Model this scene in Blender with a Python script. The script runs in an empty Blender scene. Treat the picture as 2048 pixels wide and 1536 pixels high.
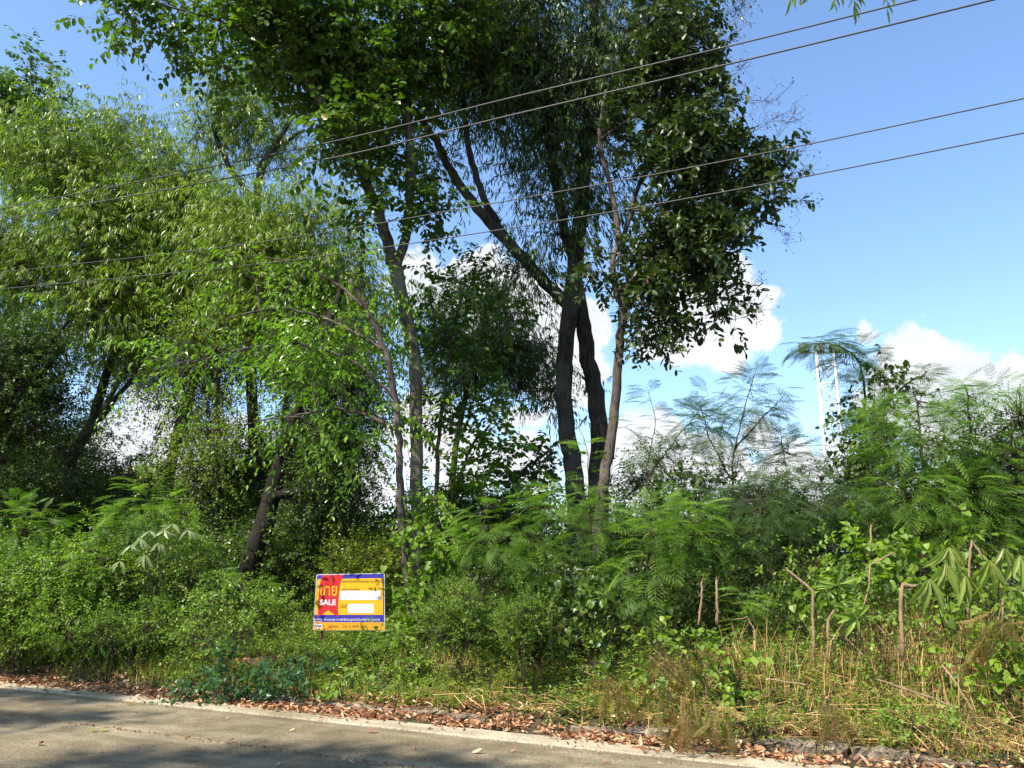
import bpy, math, random
import numpy as np
from mathutils import Vector, Matrix, noise as mnoise

rng = np.random.default_rng(7)
random.seed(7)
SC = bpy.context.scene
COL = SC.collection
R = math.radians

# ------------------------------------------------------------------ camera, sky, sun, exposure
FPX = 1600.0; PITCH = R(13.0); CAMH = 1.6
cam_d = bpy.data.cameras.new('camera'); cam = bpy.data.objects.new('camera', cam_d); COL.objects.link(cam)
cam.location = (0, 0, CAMH); cam.rotation_euler = (R(90) + PITCH, 0, 0)
cam_d.sensor_width = 36; cam_d.lens = 36 * FPX / 2048; cam_d.clip_end = 3000; cam_d.clip_start = .05
SC.camera = cam

SUN_EL = R(52)
SUN_H = np.array([-.78, -.62]); SUN_H = SUN_H / np.linalg.norm(SUN_H)      # horizontal direction towards the sun
SUNV = np.array([SUN_H[0]*math.cos(SUN_EL), SUN_H[1]*math.cos(SUN_EL), math.sin(SUN_EL)])
sd = bpy.data.lights.new('sun', 'SUN'); so = bpy.data.objects.new('sun', sd); COL.objects.link(so)
sd.energy = 5.0; sd.angle = R(.53); sd.color = (1, .93, .81)
so.rotation_euler = Vector(SUNV).to_track_quat('Z', 'Y').to_euler(); so.location = (0, 0, 30)
SC.view_settings.view_transform = 'Standard'; SC.view_settings.look = 'None'
SC.view_settings.exposure = 1.08; SC.view_settings.gamma = 1; SC.view_settings.use_curve_mapping = False
SC.render.engine = 'CYCLES'
SC.cycles.use_denoising = True
SC.cycles.max_bounces = 8; SC.cycles.diffuse_bounces = 3; SC.cycles.glossy_bounces = 2
SC.cycles.transmission_bounces = 4; SC.cycles.transparent_max_bounces = 4
SC.cycles.sample_clamp_indirect = 6
SC.cycles.use_adaptive_sampling = False

FWD = np.array([0, math.cos(PITCH), math.sin(PITCH)]); UP = np.array([0, -math.sin(PITCH), math.cos(PITCH)])
def ray(px, py):
    return np.array([1., 0, 0]) * (px - 1024) / FPX + UP * (768 - py) / FPX + FWD
def P(px, py, D):
    r = ray(px, py); return np.array([0, 0, CAMH]) + r * (D / r[1])
def G(px, py, z=0.):
    r = ray(px, py); return np.array([0, 0, CAMH]) + r * ((z - CAMH) / r[2])

# ---- world: Nishita sky with a belt of cumulus
def make_world():
    w = bpy.data.worlds.new('World'); SC.world = w; w.use_nodes = True
    nt = w.node_tree; N = nt.nodes; L = nt.links; N.clear()
    out = N.new('ShaderNodeOutputWorld'); bg = N.new('ShaderNodeBackground')
    sky = N.new('ShaderNodeTexSky'); sky.sky_type = 'NISHITA'; sky.sun_disc = False
    sky.sun_elevation = SUN_EL; sky.sun_rotation = math.atan2(SUN_H[0], SUN_H[1])
    sky.air_density = 1.25; sky.dust_density = .45; sky.ozone_density = 2.2
    bg.inputs[1].default_value = .115
    tc = N.new('ShaderNodeTexCoord'); vec = tc.outputs['Generated']
    def math_(op, a, b=None, clamp=False):
        m = N.new('ShaderNodeMath'); m.operation = op; m.use_clamp = clamp
        for i, v in enumerate((a, b)):
            if v is None: continue
            if isinstance(v, (int, float)): m.inputs[i].default_value = v
            else: L.new(v, m.inputs[i])
        return m.outputs[0]
    sepd = N.new('ShaderNodeSeparateXYZ'); L.new(vec, sepd.inputs[0])
    blobs = [(835,565,62),(890,590,50),(960,560,62),(1030,590,60),(1090,640,75),(1165,655,62),(1130,730,80),(1010,650,80),
             (1430,575,75),(1490,625,62),(1515,672,45),(1400,650,80),(1330,672,52),(1455,675,62),
             (1830,728,66),(1893,748,66),(1955,772,58),(2035,765,52),(1785,750,42),(1900,820,95),(2000,840,90),(1800,810,60),
             (1522,885,32),(1300,905,85),(1240,960,90),(1380,950,85),(1470,965,70),(1580,960,70),(1700,960,80),
             (300,860,85),(390,960,90),(480,900,70),(200,930,60),(700,960,80),(860,860,80),(930,930,70),(1060,930,60),
             (2130,760,70),(2230,800,90),(-150,800,90),(-300,850,120),(1731,673,14)]
    acc = None
    nz = N.new('ShaderNodeTexNoise'); nz.inputs['Scale'].default_value = 26; nz.inputs['Detail'].default_value = 7
    nz.inputs['Roughness'].default_value = .6; L.new(vec, nz.inputs['Vector'])
    for (px, py, r) in blobs:
        d = ray(px, py); d = d / np.linalg.norm(d); rr = r * 1.02 / FPX
        vd = N.new('ShaderNodeVectorMath'); vd.operation = 'DISTANCE'; L.new(vec, vd.inputs[0]); vd.inputs[1].default_value = tuple(d)
        f = math_('SUBTRACT', rr, vd.outputs['Value'])
        f = math_('MULTIPLY', f, 1 / .035)
        if acc is None: acc = f
        else:
            m = N.new('ShaderNodeMath'); m.operation = 'SMOOTH_MAX'; L.new(acc, m.inputs[0]); L.new(f, m.inputs[1]); m.inputs[2].default_value = .25
            acc = m.outputs[0]
    # belt of cumulus low above the whole horizon
    mp = N.new('ShaderNodeMapping'); mp.inputs['Scale'].default_value = (1, 1, 2.2); L.new(vec, mp.inputs[0])
    nb = N.new('ShaderNodeTexNoise'); nb.inputs['Scale'].default_value = 3.4; nb.inputs['Detail'].default_value = 5; L.new(mp.outputs[0], nb.inputs['Vector'])
    belt = math_('SUBTRACT', nb.outputs['Fac'], .475)
    h = math_('ABSOLUTE', math_('SUBTRACT', sepd.outputs[2], .04))
    belt = math_('SUBTRACT', math_('MULTIPLY', belt, 7.0), math_('MULTIPLY', h, 11.0))
    acc = math_('MAXIMUM', acc, belt)
    n0 = math_('MULTIPLY', math_('SUBTRACT', nz.outputs['Fac'], .47), 2.2)
    dens = math_('ADD', acc, n0)
    mask = N.new('ShaderNodeMapRange'); mask.interpolation_type = 'SMOOTHSTEP'; L.new(dens, mask.inputs['Value'])
    mask.inputs['From Min'].default_value = -.12; mask.inputs['From Max'].default_value = .28
    # cloud colour: bright rims, slightly grey-lilac bellies from the low noise
    n2 = N.new('ShaderNodeTexNoise'); n2.inputs['Scale'].default_value = 9; n2.inputs['Detail'].default_value = 5; L.new(mp.outputs[0], n2.inputs['Vector'])
    cr = N.new('ShaderNodeValToRGB'); L.new(n2.outputs['Fac'], cr.inputs[0])
    cr.color_ramp.elements[0].position = .36; cr.color_ramp.elements[0].color = (3.85, 4.0, 4.25, 1)
    cr.color_ramp.elements[1].position = .60; cr.color_ramp.elements[1].color = (4.6, 4.6, 4.65, 1)
    # thin pale veil near the horizon, as the sky in view has
    gm = N.new('ShaderNodeMix'); gm.data_type = 'RGBA'
    tint = N.new('ShaderNodeMix'); tint.data_type = 'RGBA'; tint.blend_type = 'MULTIPLY'; tint.inputs[0].default_value = 1; L.new(sky.outputs[0], tint.inputs[6]); tint.inputs[7].default_value = (.90, 1.00, 1.13, 1); L.new(tint.outputs[2], gm.inputs[6]); L.new(cr.outputs[0], gm.inputs[7])
    L.new(math_('MULTIPLY', mask.outputs[0], .97), gm.inputs[0])
    L.new(gm.outputs[2], bg.inputs[0]); L.new(bg.outputs[0], out.inputs[0])
make_world()

# ------------------------------------------------------------------ road frame
A0 = G(0, 1364); B0 = G(1750, 1540)
U = (B0 - A0)[:2]; U = U / np.linalg.norm(U); NV = np.array([-U[1], U[0]])
def RW(s, t, z=0.):
    q = A0[:2] + U*s + NV*t; return np.array([q[0], q[1], z])
def ST(x, y):
    d = np.array([x, y]) - A0[:2]; return d @ U, d @ NV
def sstep(a, b, x):
    x = min(1, max(0, (x-a)/(b-a))); return x*x*(3-2*x)
def gz_st(s, t):
    if t < .02: return -.06
    z = -.01 + .10*sstep(.42, .62, t) + .20*sstep(.7, 2.2, t) + .22*sstep(2.2, 4.5, t)
    if t > .4 and t < 60:
        q = mnoise.noise(Vector((s*.8, t*.8, 3.1))); z += .05*q*sstep(.4, 1.5, t)
        z += .02*mnoise.noise(Vector((s*4, t*4, 1.1)))*sstep(.4, .8, t)
    z += .22*sstep(8.0, 11.0, s)*sstep(.7, 2.0, t)*(1-sstep(6, 12, t))
    return z
def gz(x, y): return gz_st(*ST(x, y))
def GT(px, py):
    "first hit of a pixel ray with the terrain"
    r = ray(px, py); o = np.array([0, 0, CAMH]); k = 2.0
    while k < 60:
        p = o + r*k
        if p[2] <= max(0, gz(p[0], p[1])): break
        k += .04
    return np.array([p[0], p[1], max(0, gz(p[0], p[1]))])

# ------------------------------------------------------------------ object helpers
def tag(o, label=None, cat=None, group=None, kind=None):
    if label: o['label'] = label
    if cat: o['category'] = cat
    if group: o['group'] = group
    if kind: o['kind'] = kind
    return o
def empty(name, loc):
    o = bpy.data.objects.new(name, None); COL.objects.link(o); o.location = tuple(loc); o.empty_display_size = .2
    return o

class MB:
    def __init__(s): s.V = []; s.T = []; s.Q = []; s.A = []; s.MT = []; s.MQ = []; s.n = 0
    def add(s, V, T=None, Q=None, rnd=None, mat=0):
        V = np.asarray(V, dtype=np.float32).reshape(-1, 3); s.V.append(V)
        if rnd is None: rnd = .5
        s.A.append(np.broadcast_to(np.asarray(rnd, dtype=np.float32), (len(V),)) if np.ndim(rnd) == 0 else np.asarray(rnd, dtype=np.float32))
        if T is not None and len(T): T = np.asarray(T, dtype=np.int32)+s.n; s.T.append(T); s.MT.append(np.full(len(T), mat, np.int32))
        if Q is not None and len(Q): Q = np.asarray(Q, dtype=np.int32)+s.n; s.Q.append(Q); s.MQ.append(np.full(len(Q), mat, np.int32))
        s.n += len(V); return s
    def mesh(s, name, mats, smooth=False, origin=(0, 0, 0)):
        me = bpy.data.meshes.new(name)
        V = np.concatenate(s.V) - np.asarray(origin, dtype=np.float32)
        T = np.concatenate(s.T) if s.T else np.zeros((0, 3), np.int32)
        Q = np.concatenate(s.Q) if s.Q else np.zeros((0, 4), np.int32)
        me.vertices.add(len(V)); me.vertices.foreach_set('co', V.ravel())
        nl = T.size + Q.size; me.loops.add(nl)
        me.loops.foreach_set('vertex_index', np.concatenate([T.ravel(), Q.ravel()]).astype(np.int32))
        me.polygons.add(len(T)+len(Q))
        ls = np.concatenate([np.arange(len(T))*3, T.size+np.arange(len(Q))*4]).astype(np.int32)
        me.polygons.foreach_set('loop_start', ls)
        mi = np.concatenate(([np.concatenate(s.MT)] if s.MT else []) + ([np.concatenate(s.MQ)] if s.MQ else []))
        me.polygons.foreach_set('material_index', mi.astype(np.int32))
        me.polygons.foreach_set('use_smooth', np.full(len(T)+len(Q), smooth, bool))
        at = me.attributes.new('rnd', 'FLOAT', 'POINT'); at.data.foreach_set('value', np.concatenate(s.A).astype(np.float32))
        for m in mats: me.materials.append(m)
        me.update(calc_edges=True)
        return me
    def build(s, name, mats, parent=None, smooth=False, origin=None, kind=None):
        if not isinstance(mats, (list, tuple)): mats = [mats]
        if parent is not None: origin = np.array(parent.matrix_world.translation) if False else np.array(parent.location)
        if origin is None: origin = (0, 0, 0)
        o = bpy.data.objects.new(name, s.mesh(name, mats, smooth, origin)); COL.objects.link(o)
        if parent is not None: o.parent = parent
        else: o.location = tuple(origin)
        if kind: o['kind'] = kind
        return o

def catmull(pts, rad, sub=5):
    pts = [np.asarray(p, float) for p in pts]; n = len(pts)
    if n < 3:
        out = [pts[0] + (pts[-1]-pts[0])*k/sub for k in range(sub+1)]
        return np.array(out), np.array([rad[0] + (rad[-1]-rad[0])*k/sub for k in range(sub+1)])
    o = []; rr = []
    for i in range(n-1):
        p0 = pts[max(0, i-1)]; p1 = pts[i]; p2 = pts[i+1]; p3 = pts[min(n-1, i+2)]
        for k in range(sub):
            t = k/sub
            o.append(.5*((2*p1) + (-p0+p2)*t + (2*p0-5*p1+4*p2-p3)*t*t + (-p0+3*p1-3*p2+p3)*t**3))
            rr.append(rad[i]*(1-t)+rad[i+1]*t)
    o.append(pts[-1]); rr.append(rad[-1])
    return np.array(o), np.array(rr)

def tube(mb, pts, rad, sides=8, mat=0, rnd=.5, rough=0., cap=True):
    pts = np.asarray(pts, float); rad = np.asarray(rad, float); n = len(pts)
    tg = np.gradient(pts, axis=0); tg /= np.linalg.norm(tg, axis=1)[:, None]+1e-9
    a = np.array([1., 0, 0]) if abs(tg[0][0]) < .8 else np.array([0, 1., 0])
    xs = []; x = np.cross(a, tg[0])
    for i in range(n):
        x = x - tg[i]*(x @ tg[i]); x = x/(np.linalg.norm(x)+1e-9); xs.append(x)
    xs = np.array(xs); ys = np.cross(tg, xs)
    ang = np.arange(sides)*2*math.pi/sides
    rr = rad[:, None]*np.ones(sides)[None]
    if rough: rr = rr*(1+rough*rng.normal(size=rr.shape)*.5 + rough*np.sin(ang*2+rng.random()*6)[None])
    V = pts[:, None] + rr[..., None]*(np.cos(ang)[None, :, None]*xs[:, None] + np.sin(ang)[None, :, None]*ys[:, None])
    V = V.reshape(-1, 3)
    i = np.arange(n-1)[:, None]*sides; j = np.arange(sides)[None]; j2 = (j+1) % sides
    Q = np.stack([i+j, i+j2, i+sides+j2, i+sides+j], -1).reshape(-1, 4)
    T = []
    if cap:
        V = np.concatenate([V, pts[:1], pts[-1:]]); c0 = n*sides
        for k in range(sides):
            T.append((c0, (k+1) % sides, k)); T.append((c0+1, (n-1)*sides+k, (n-1)*sides+(k+1) % sides))
    mb.add(V, T=T, Q=Q, rnd=rnd, mat=mat)

def box(mb, c, h, rz=0, mat=0):
    c = np.asarray(c, float); h = np.asarray(h, float)
    V = np.array([[x, y, z] for x in (-1, 1) for y in (-1, 1) for z in (-1, 1)])*h
    cs, sn = math.cos(rz), math.sin(rz); V = V @ np.array([[cs, sn, 0], [-sn, cs, 0], [0, 0, 1]]) + c
    mb.add(V, Q=[(0,1,3,2),(4,6,7,5),(0,4,5,1),(2,3,7,6),(0,2,6,4),(1,5,7,3)], mat=mat)

# ------------------------------------------------------------------ materials
def nmat(name):
    m = bpy.data.materials.new(name); m.use_nodes = True; nt = m.node_tree
    return m, nt, nt.nodes['Principled BSDF'], nt.nodes['Material Output']
def ramp(nt, src, stops):
    r = nt.nodes.new('ShaderNodeValToRGB'); nt.links.new(src, r.inputs[0])
    els = r.color_ramp.elements
    while len(els) < len(stops): els.new(.5)
    for e, (p, c) in zip(els, stops): e.position = p; e.color = tuple(c)+(1,)
    return r.outputs[0]
def noise(nt, scale, detail=4, rough=.55, vec=None, mapscale=None, coord='Object'):
    n = nt.nodes.new('ShaderNodeTexNoise'); n.inputs['Scale'].default_value = scale; n.inputs['Detail'].default_value = detail; n.inputs['Roughness'].default_value = rough
    if vec is None:
        tc = nt.nodes.new('ShaderNodeTexCoord'); vec = tc.outputs[coord]
    if mapscale:
        mp = nt.nodes.new('ShaderNodeMapping'); mp.inputs['Scale'].default_value = mapscale; nt.links.new(vec, mp.inputs[0]); vec = mp.outputs[0]
    nt.links.new(vec, n.inputs['Vector']); return n.outputs['Fac']
def mixc(nt, f, a, b, mode='MIX'):
    m = nt.nodes.new('ShaderNodeMix'); m.data_type = 'RGBA'; m.blend_type = mode
    for idx, v in ((0, f), (6, a), (7, b)):
        if isinstance(v, (int, float)): m.inputs[idx].default_value = v
        elif isinstance(v, tuple): m.inputs[idx].default_value = v+(1,) if len(v) == 3 else v
        else: nt.links.new(v, m.inputs[idx])
    return m.outputs[2]
def bump(nt, bs, h, strength=.5, dist=.01):
    b = nt.nodes.new('ShaderNodeBump'); b.inputs['Strength'].default_value = strength; b.inputs['Distance'].default_value = dist
    nt.links.new(h, b.inputs['Height']); nt.links.new(b.outputs[0], bs.inputs['Normal'])

GAIN = True
def leafmat(name, dark, mid, light, acc=(.30, .18, .02), accf=.03, trans=.38, rough=.38, tcol=None, spec=.36):
    if GAIN: dark, mid, light = [(c[0]*1.28, c[1]*1.17, c[2]*1.05) for c in (dark, mid, light)]
    m, nt, bs, out = nmat(name)
    at = nt.nodes.new('ShaderNodeAttribute'); at.attribute_name = 'rnd'
    c = ramp(nt, at.outputs['Fac'], [(0, dark), (.5, mid), (max(.6, .97-accf), light), (1-accf*.6, acc)])
    n = noise(nt, 9, 3)                        # blotches on the blades
    c = mixc(nt, ramp(nt, n, [(.3, (.15,)*3), (.7, (0,)*3)]), c, (dark[0]*1.3, dark[1]*1.2, dark[2]), 'MIX')
    nt.links.new(c, bs.inputs['Base Color']); bs.inputs['Roughness'].default_value = rough
    bs.inputs['Specular IOR Level'].default_value = spec
    tr = nt.nodes.new('ShaderNodeBsdfTranslucent')
    tcn = mixc(nt, 1.0, c, (1.5, 1.9, .55) if tcol is None else tcol, 'MULTIPLY'); nt.links.new(tcn, tr.inputs[0])
    mx = nt.nodes.new('ShaderNodeMixShader'); mx.inputs[0].default_value = trans
    nt.links.new(bs.outputs[0], mx.inputs[1]); nt.links.new(tr.outputs[0], mx.inputs[2]); nt.links.new(mx.outputs[0], out.inputs[0])
    return m

M = {}
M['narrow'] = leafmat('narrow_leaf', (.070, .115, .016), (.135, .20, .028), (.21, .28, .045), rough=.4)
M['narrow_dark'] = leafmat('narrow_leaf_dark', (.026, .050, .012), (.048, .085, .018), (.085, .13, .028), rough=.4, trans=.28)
M['broad'] = leafmat('broad_leaf', (.026, .054, .009), (.050, .096, .014), (.10, .165, .022), rough=.36, trans=.33)
M['lit'] = leafmat('spray_leaf', (.060, .125, .010), (.105, .205, .016), (.17, .29, .028), acc=(.5, .26, .02), accf=.05, rough=.3)
M['big'] = leafmat('oval_leaf', (.018, .034, .011), (.032, .058, .016), (.062, .085, .024), acc=(.14, .05, .025), accf=.10, rough=.42, trans=.2)
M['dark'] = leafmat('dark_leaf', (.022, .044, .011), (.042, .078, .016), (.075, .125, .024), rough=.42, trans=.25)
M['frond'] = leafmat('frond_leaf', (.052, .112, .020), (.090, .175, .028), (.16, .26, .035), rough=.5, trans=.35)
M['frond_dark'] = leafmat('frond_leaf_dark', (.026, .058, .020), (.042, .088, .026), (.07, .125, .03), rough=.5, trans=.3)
M['bush'] = leafmat('bush_leaf', (.055, .105, .012), (.105, .185, .020), (.19, .28, .03), rough=.46, spec=.35)
M['yellow'] = leafmat('yellow_green_leaf', (.09, .14, .012), (.17, .22, .02), (.26, .30, .03), acc=(.35, .15, .04), accf=.12, rough=.38)
M['weed'] = leafmat('weed_leaf', (.07, .135, .02), (.13, .21, .032), (.21, .30, .05), rough=.42)
M['grass'] = leafmat('grass_blade', (.09, .125, .022), (.16, .20, .035), (.27, .29, .06), acc=(.45, .33, .14), accf=.15, rough=.5)
M['dry'] = leafmat('dry_blade', (.22, .14, .055), (.42, .29, .12), (.60, .46, .23), acc=(.20, .22, .05), accf=.25, rough=.65, trans=.25, tcol=(1.2, 1.1, .7))
M['dead_frond'] = leafmat('dead_frond', (.09, .085, .025), (.17, .155, .045), (.27, .225, .08), acc=(.30, .17, .06), accf=.25, rough=.65, trans=.25, tcol=(1.2, 1.2, .6))
M['litter'] = leafmat('dry_leaf', (.10, .045, .024), (.27, .135, .065), (.47, .29, .16), acc=(.60, .44, .27), accf=.15, rough=.7, trans=.12, tcol=(1.2, 1.1, .8))
M['palm'] = leafmat('palmate_leaf', (.12, .17, .04), (.17, .23, .05), (.23, .29, .08), rough=.45)
M['pale'] = leafmat('pale_palmate_leaf', (.14, .19, .09), (.20, .26, .13), (.27, .32, .18), rough=.4)
M['herb'] = leafmat('bluish_leaf', (.022, .065, .028), (.04, .10, .045), (.08, .155, .075), rough=.33)

def bark(name, c1, c2, sc=7, patch=None):
    m, nt, bs, out = nmat(name)
    a = noise(nt, sc, 6, .65, mapscale=(3, 3, .5)); b = noise(nt, 1.3, 3, .6)
    c = ramp(nt, a, [(.38, c1), (.62, c2)])
    c = mixc(nt, ramp(nt, b, [(.45, (0,)*3), (.62, (.75,)*3)]), c, patch or tuple(x*1.5 for x in c2))
    nt.links.new(c, bs.inputs['Base Color']); bs.inputs['Roughness'].default_value = .9; bs.inputs['Specular IOR Level'].default_value = .2
    bump(nt, bs, noise(nt, sc*1.1, 8, .75, mapscale=(2.4, 2.4, .35)), 1.0, .12); return m
M['bark'] = bark('grey_brown_bark', (.050, .038, .027), (.17, .135, .10), 6, patch=(.27, .235, .18))
M['bark_dark'] = bark('dark_bark', (.024, .019, .015), (.09, .072, .057), 7, patch=(.14, .12, .095))
M['bark_pale'] = bark('pale_bark', (.055, .042, .034), (.155, .12, .10), 6)
M['bark_rough'] = bark('ridged_bark', (.008, .006, .005), (.04, .030, .022), 8, patch=(.06, .05, .038))
M['bark_rough'] = M['bark_rough']
M['twig'] = bark('twig_bark', (.05, .04, .025), (.13, .10, .06), 20)
M['stalk'] = bark('tan_stalk', (.36, .22, .11), (.60, .42, .25), 14)
M['greenstem'] = bark('green_stem', (.07, .10, .03), (.14, .17, .06), 20)
M['redtwig'] = bark('reddish_twig', (.30, .06, .06), (.55, .18, .18), 30)

def plain(name, col, rough=.5, metal=0., nz=.08, sc=20):
    m, nt, bs, out = nmat(name); bs.inputs['Specular IOR Level'].default_value = .15 if name.startswith('print') else .5
    n = noise(nt, sc, 4); c = ramp(nt, n, [(.3, tuple(x*(1-nz) for x in col)), (.7, tuple(min(1, x*(1+nz)) for x in col))])
    nt.links.new(c, bs.inputs['Base Color']); bs.inputs['Roughness'].default_value = rough; bs.inputs['Metallic'].default_value = metal
    return m
M['wire'] = plain('aged_cable', (.04, .036, .034), .6)
M['steel'] = plain('white_painted_steel', (.66, .66, .67), .5, 0, .06)
M['lamp'] = plain('lamp_housing', (.10, .09, .09), .5)
M['glass'] = plain('lamp_glass', (.25, .28, .3), .1)
M['s_yel'] = plain('print_yellow', (.50, .255, .001), .6, nz=.04, sc=4)
M['s_yel2'] = plain('print_orange', (.50, .205, .001), .6, nz=.04, sc=4)
M['s_blue'] = plain('print_blue', (.018, .014, .20), .6, nz=.05, sc=4)
M['s_red'] = plain('print_red', (.34, .006, .010), .6, nz=.04, sc=4)
M['s_white'] = plain('print_white', (.44, .44, .45), .7, nz=.03, sc=4)
M['s_ink'] = plain('print_ink', (.05, .03, .008), .5)
M['s_faint'] = plain('faded_ink', (.32, .33, .34), .5)
M['s_edge'] = plain('board_sheet', (.45, .43, .41), .7)
M['wood'] = bark('stake_wood', (.16, .09, .045), (.33, .22, .13), 16)

def concrete(name, c1, c2, fine=260, stain=(.10, .08, .055), stf=.55, grain=.8):
    m, nt, bs, out = nmat(name)
    tc = nt.nodes.new('ShaderNodeTexCoord'); mp0 = nt.nodes.new('ShaderNodeMapping'); mp0.vector_type = 'POINT'; mp0.inputs['Rotation'].default_value = (0, 0, math.atan2(-U[1], U[0])); nt.links.new(tc.outputs['Object'], mp0.inputs[0]); V = mp0.outputs[0]
    big = noise(nt, .55, 6, .65, vec=V); med = noise(nt, 3.2, 7, .7, vec=V); fin = noise(nt, fine, 2, .7, vec=V); agg = noise(nt, fine*.33, 3, .75, vec=V)
    c = ramp(nt, med, [(.30, c1), (.70, c2)])
    c = mixc(nt, ramp(nt, big, [(.36, (stf,)*3), (.62, (0,)*3)]), c, stain)
    c = mixc(nt, grain, c, ramp(nt, fin, [(.34, (.35, .34, .32)), (.60, (1.25, 1.2, 1.12))]), 'MULTIPLY')
    c = mixc(nt, grain*.8, c, ramp(nt, agg, [(.38, (.55, .53, .50)), (.62, (1.25, 1.22, 1.15))]), 'MULTIPLY')
    spk = noise(nt, 34, 4, .8, vec=V); c = mixc(nt, grain, c, ramp(nt, spk, [(.36, (.62, .60, .56)), (.50, (1, 1, 1)), (.66, (1.35, 1.3, 1.2))]), 'MULTIPLY')
    blot = noise(nt, 1.6, 8, .75, vec=V, mapscale=(1, 1.6, 1)); c = mixc(nt, ramp(nt, blot, [(.52, (0,)*3), (.60, (.45*stf,)*3)]), c, tuple(x*.55 for x in c1))
    st = noise(nt, 1.0, 6, .65, vec=V, mapscale=(.5, 3.2, 1)); c = mixc(nt, ramp(nt, st, [(.50, (.0,)*3), (.75, (.35,)*3)]), c, tuple(x*1.3 for x in c2))
    nt.links.new(c, bs.inputs['Base Color']); bs.inputs['Roughness'].default_value = .9; bs.inputs['Specular IOR Level'].default_value = .2
    bump(nt, bs, agg, .9, .008); return m
M['road'] = concrete('worn_concrete', (.15, .127, .082), (.33, .288, .205), fine=150, stain=(.085, .068, .042), stf=.7, grain=1)
M['strip'] = concrete('pale_concrete', (.42, .375, .285), (.56, .51, .40), stain=(.22, .18, .12), stf=.85)
M['rubble'] = concrete('broken_concrete', (.11, .088, .066), (.38, .325, .255), fine=70, stain=(.06, .045, .03), grain=1)
def soilmat():
    m, nt, bs, out = nmat('leafy_soil')
    a = noise(nt, 3, 5, .6); b = noise(nt, 45, 5, .7)
    c = ramp(nt, b, [(.3, (.03, .02, .011)), (.5, (.07, .045, .022)), (.72, (.16, .095, .045))])
    c = mixc(nt, ramp(nt, a, [(.4, (0,)*3), (.6, (.75,)*3)]), c, (.035, .05, .014))
    nt.links.new(c, bs.inputs['Base Color']); bs.inputs['Roughness'].default_value = .95; bump(nt, bs, b, 1, .03); return m
M['soil'] = soilmat()

# ------------------------------------------------------------------ setting
def build_ground():
    import itertools
    tt = np.concatenate([[-500, -100, -30, -12, -6], np.linspace(-2, 0, 3), np.linspace(.03, .38, 3), np.linspace(.42, .75, 7), np.linspace(.9, 7, 46), np.linspace(8, 40, 22), [60, 100, 200, 450, 900]])
    ss = np.concatenate([[-900, -400, -150, -60], np.linspace(-30, -6, 14), np.linspace(-5, 16, 120), np.linspace(18, 40, 10), [80, 200, 500, 900]])
    V = np.array([RW(s, t, gz_st(s, t) - (.0 if t < 60 else .3)) for t in tt for s in ss])
    ns = len(ss); i = np.arange(len(tt)-1)[:, None]*ns; j = np.arange(ns-1)[None]
    Q = np.stack([i+j, i+j+1, i+ns+j+1, i+ns+j], -1).reshape(-1, 4)
    mb = MB().add(V, Q=Q); o = mb.build('ground', M['soil'], smooth=True); tag(o, kind='structure')
build_ground()

def slab(name, t0, t1, mat, z=0., s0=-60, s1=60):
    # every slab is its own sheet with a rounded, slightly worn edge
    b = .012; prof = [(t0, z-.055), (t0, z-b), (t0+b, z), (t1-b, z), (t1, z-b), (t1, z-.055)]
    ss = np.concatenate([[s0], np.linspace(-4, 16, 161), [s1]]); V = []
    for k, s in enumerate(ss):
        for i, (t, zz) in enumerate(prof):
            w = (.010*mnoise.noise(Vector((s*2.3, t0*7+i*.2, 0)))+.012*mnoise.noise(Vector((s*9.3, t0*7+i*.2, 4)))) if 0 < k < len(ss)-1 else 0
            V.append(RW(s, t + (w if i < 3 else -w), zz))
    n = len(prof); Q = [(k*n+i, (k+1)*n+i, (k+1)*n+i+1, k*n+i+1) for k in range(len(ss)-1) for i in range(n-1)]
    o = MB().add(V, Q=Q).build(name, mat); tag(o, kind='structure')
    return o
slab('road_edge_strip', -.34, -.002, M['strip'], .012)
slab('road', -1.60, -.352, M['road'])
slab('road', -4.2, -1.624, M['road'])
slab('road', -7.4, -4.22, M['road'])

# ------------------------------------------------------------------ leaf templates (base at origin, length along +Y, face +Z)
def lt_narrow(w=.13, curve=.12, sick=.10):
    V = np.array([(0, 0, 0), (-w*.9+sick*.5, .33, -curve*.1), (w*.9+sick*.5, .33, -curve*.1), (-w*.7+sick, .7, -curve*.5), (w*.7+sick, .7, -curve*.5), (sick*.4, 1, -curve)])
    V[:, 0] *= 1; return V, np.array([(0, 2, 1), (1, 2, 4), (1, 4, 3), (3, 4, 5)])
def lt_ov4(w=.25, fold=.05, curve=.12):
    V = np.array([(0, 0, 0), (-w, .45, fold), (w, .45, fold), (0, .5, -curve*.3), (0, 1, -curve)])
    return V, np.array([(0, 3, 1), (0, 2, 3), (1, 3, 4), (3, 2, 4)])
def lt_ov8(w=.25, fold=.06, curve=.16, a=.28, b=.66):
    V = np.array([(0, 0, 0), (-w*.9, a, fold-.01), (w*.9, a, fold-.01), (0, a, -.01), (-w*.86, b, fold-curve*.4), (w*.86, b, fold-curve*.4), (0, b, -curve*.45), (0, 1, -curve)])
    return V, np.array([(0, 3, 1), (0, 2, 3), (1, 3, 6), (1, 6, 4), (3, 2, 5), (3, 5, 6), (4, 6, 7), (6, 5, 7)])
def lt_heart(w=.5):
    V = np.array([(0, 0, 0), (-w*.6, -.14, .02), (w*.6, -.14, .02), (-w, .22, .07), (w, .22, .07), (0, .3, -.03), (-w*.6, .62, .0), (w*.6, .62, .0), (0, 1, -.14)])
    return V, np.array([(0, 5, 3), (0, 3, 1), (0, 2, 4), (0, 4, 5), (5, 8, 6), (5, 6, 3), (5, 4, 7), (5, 7, 8)])
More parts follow.
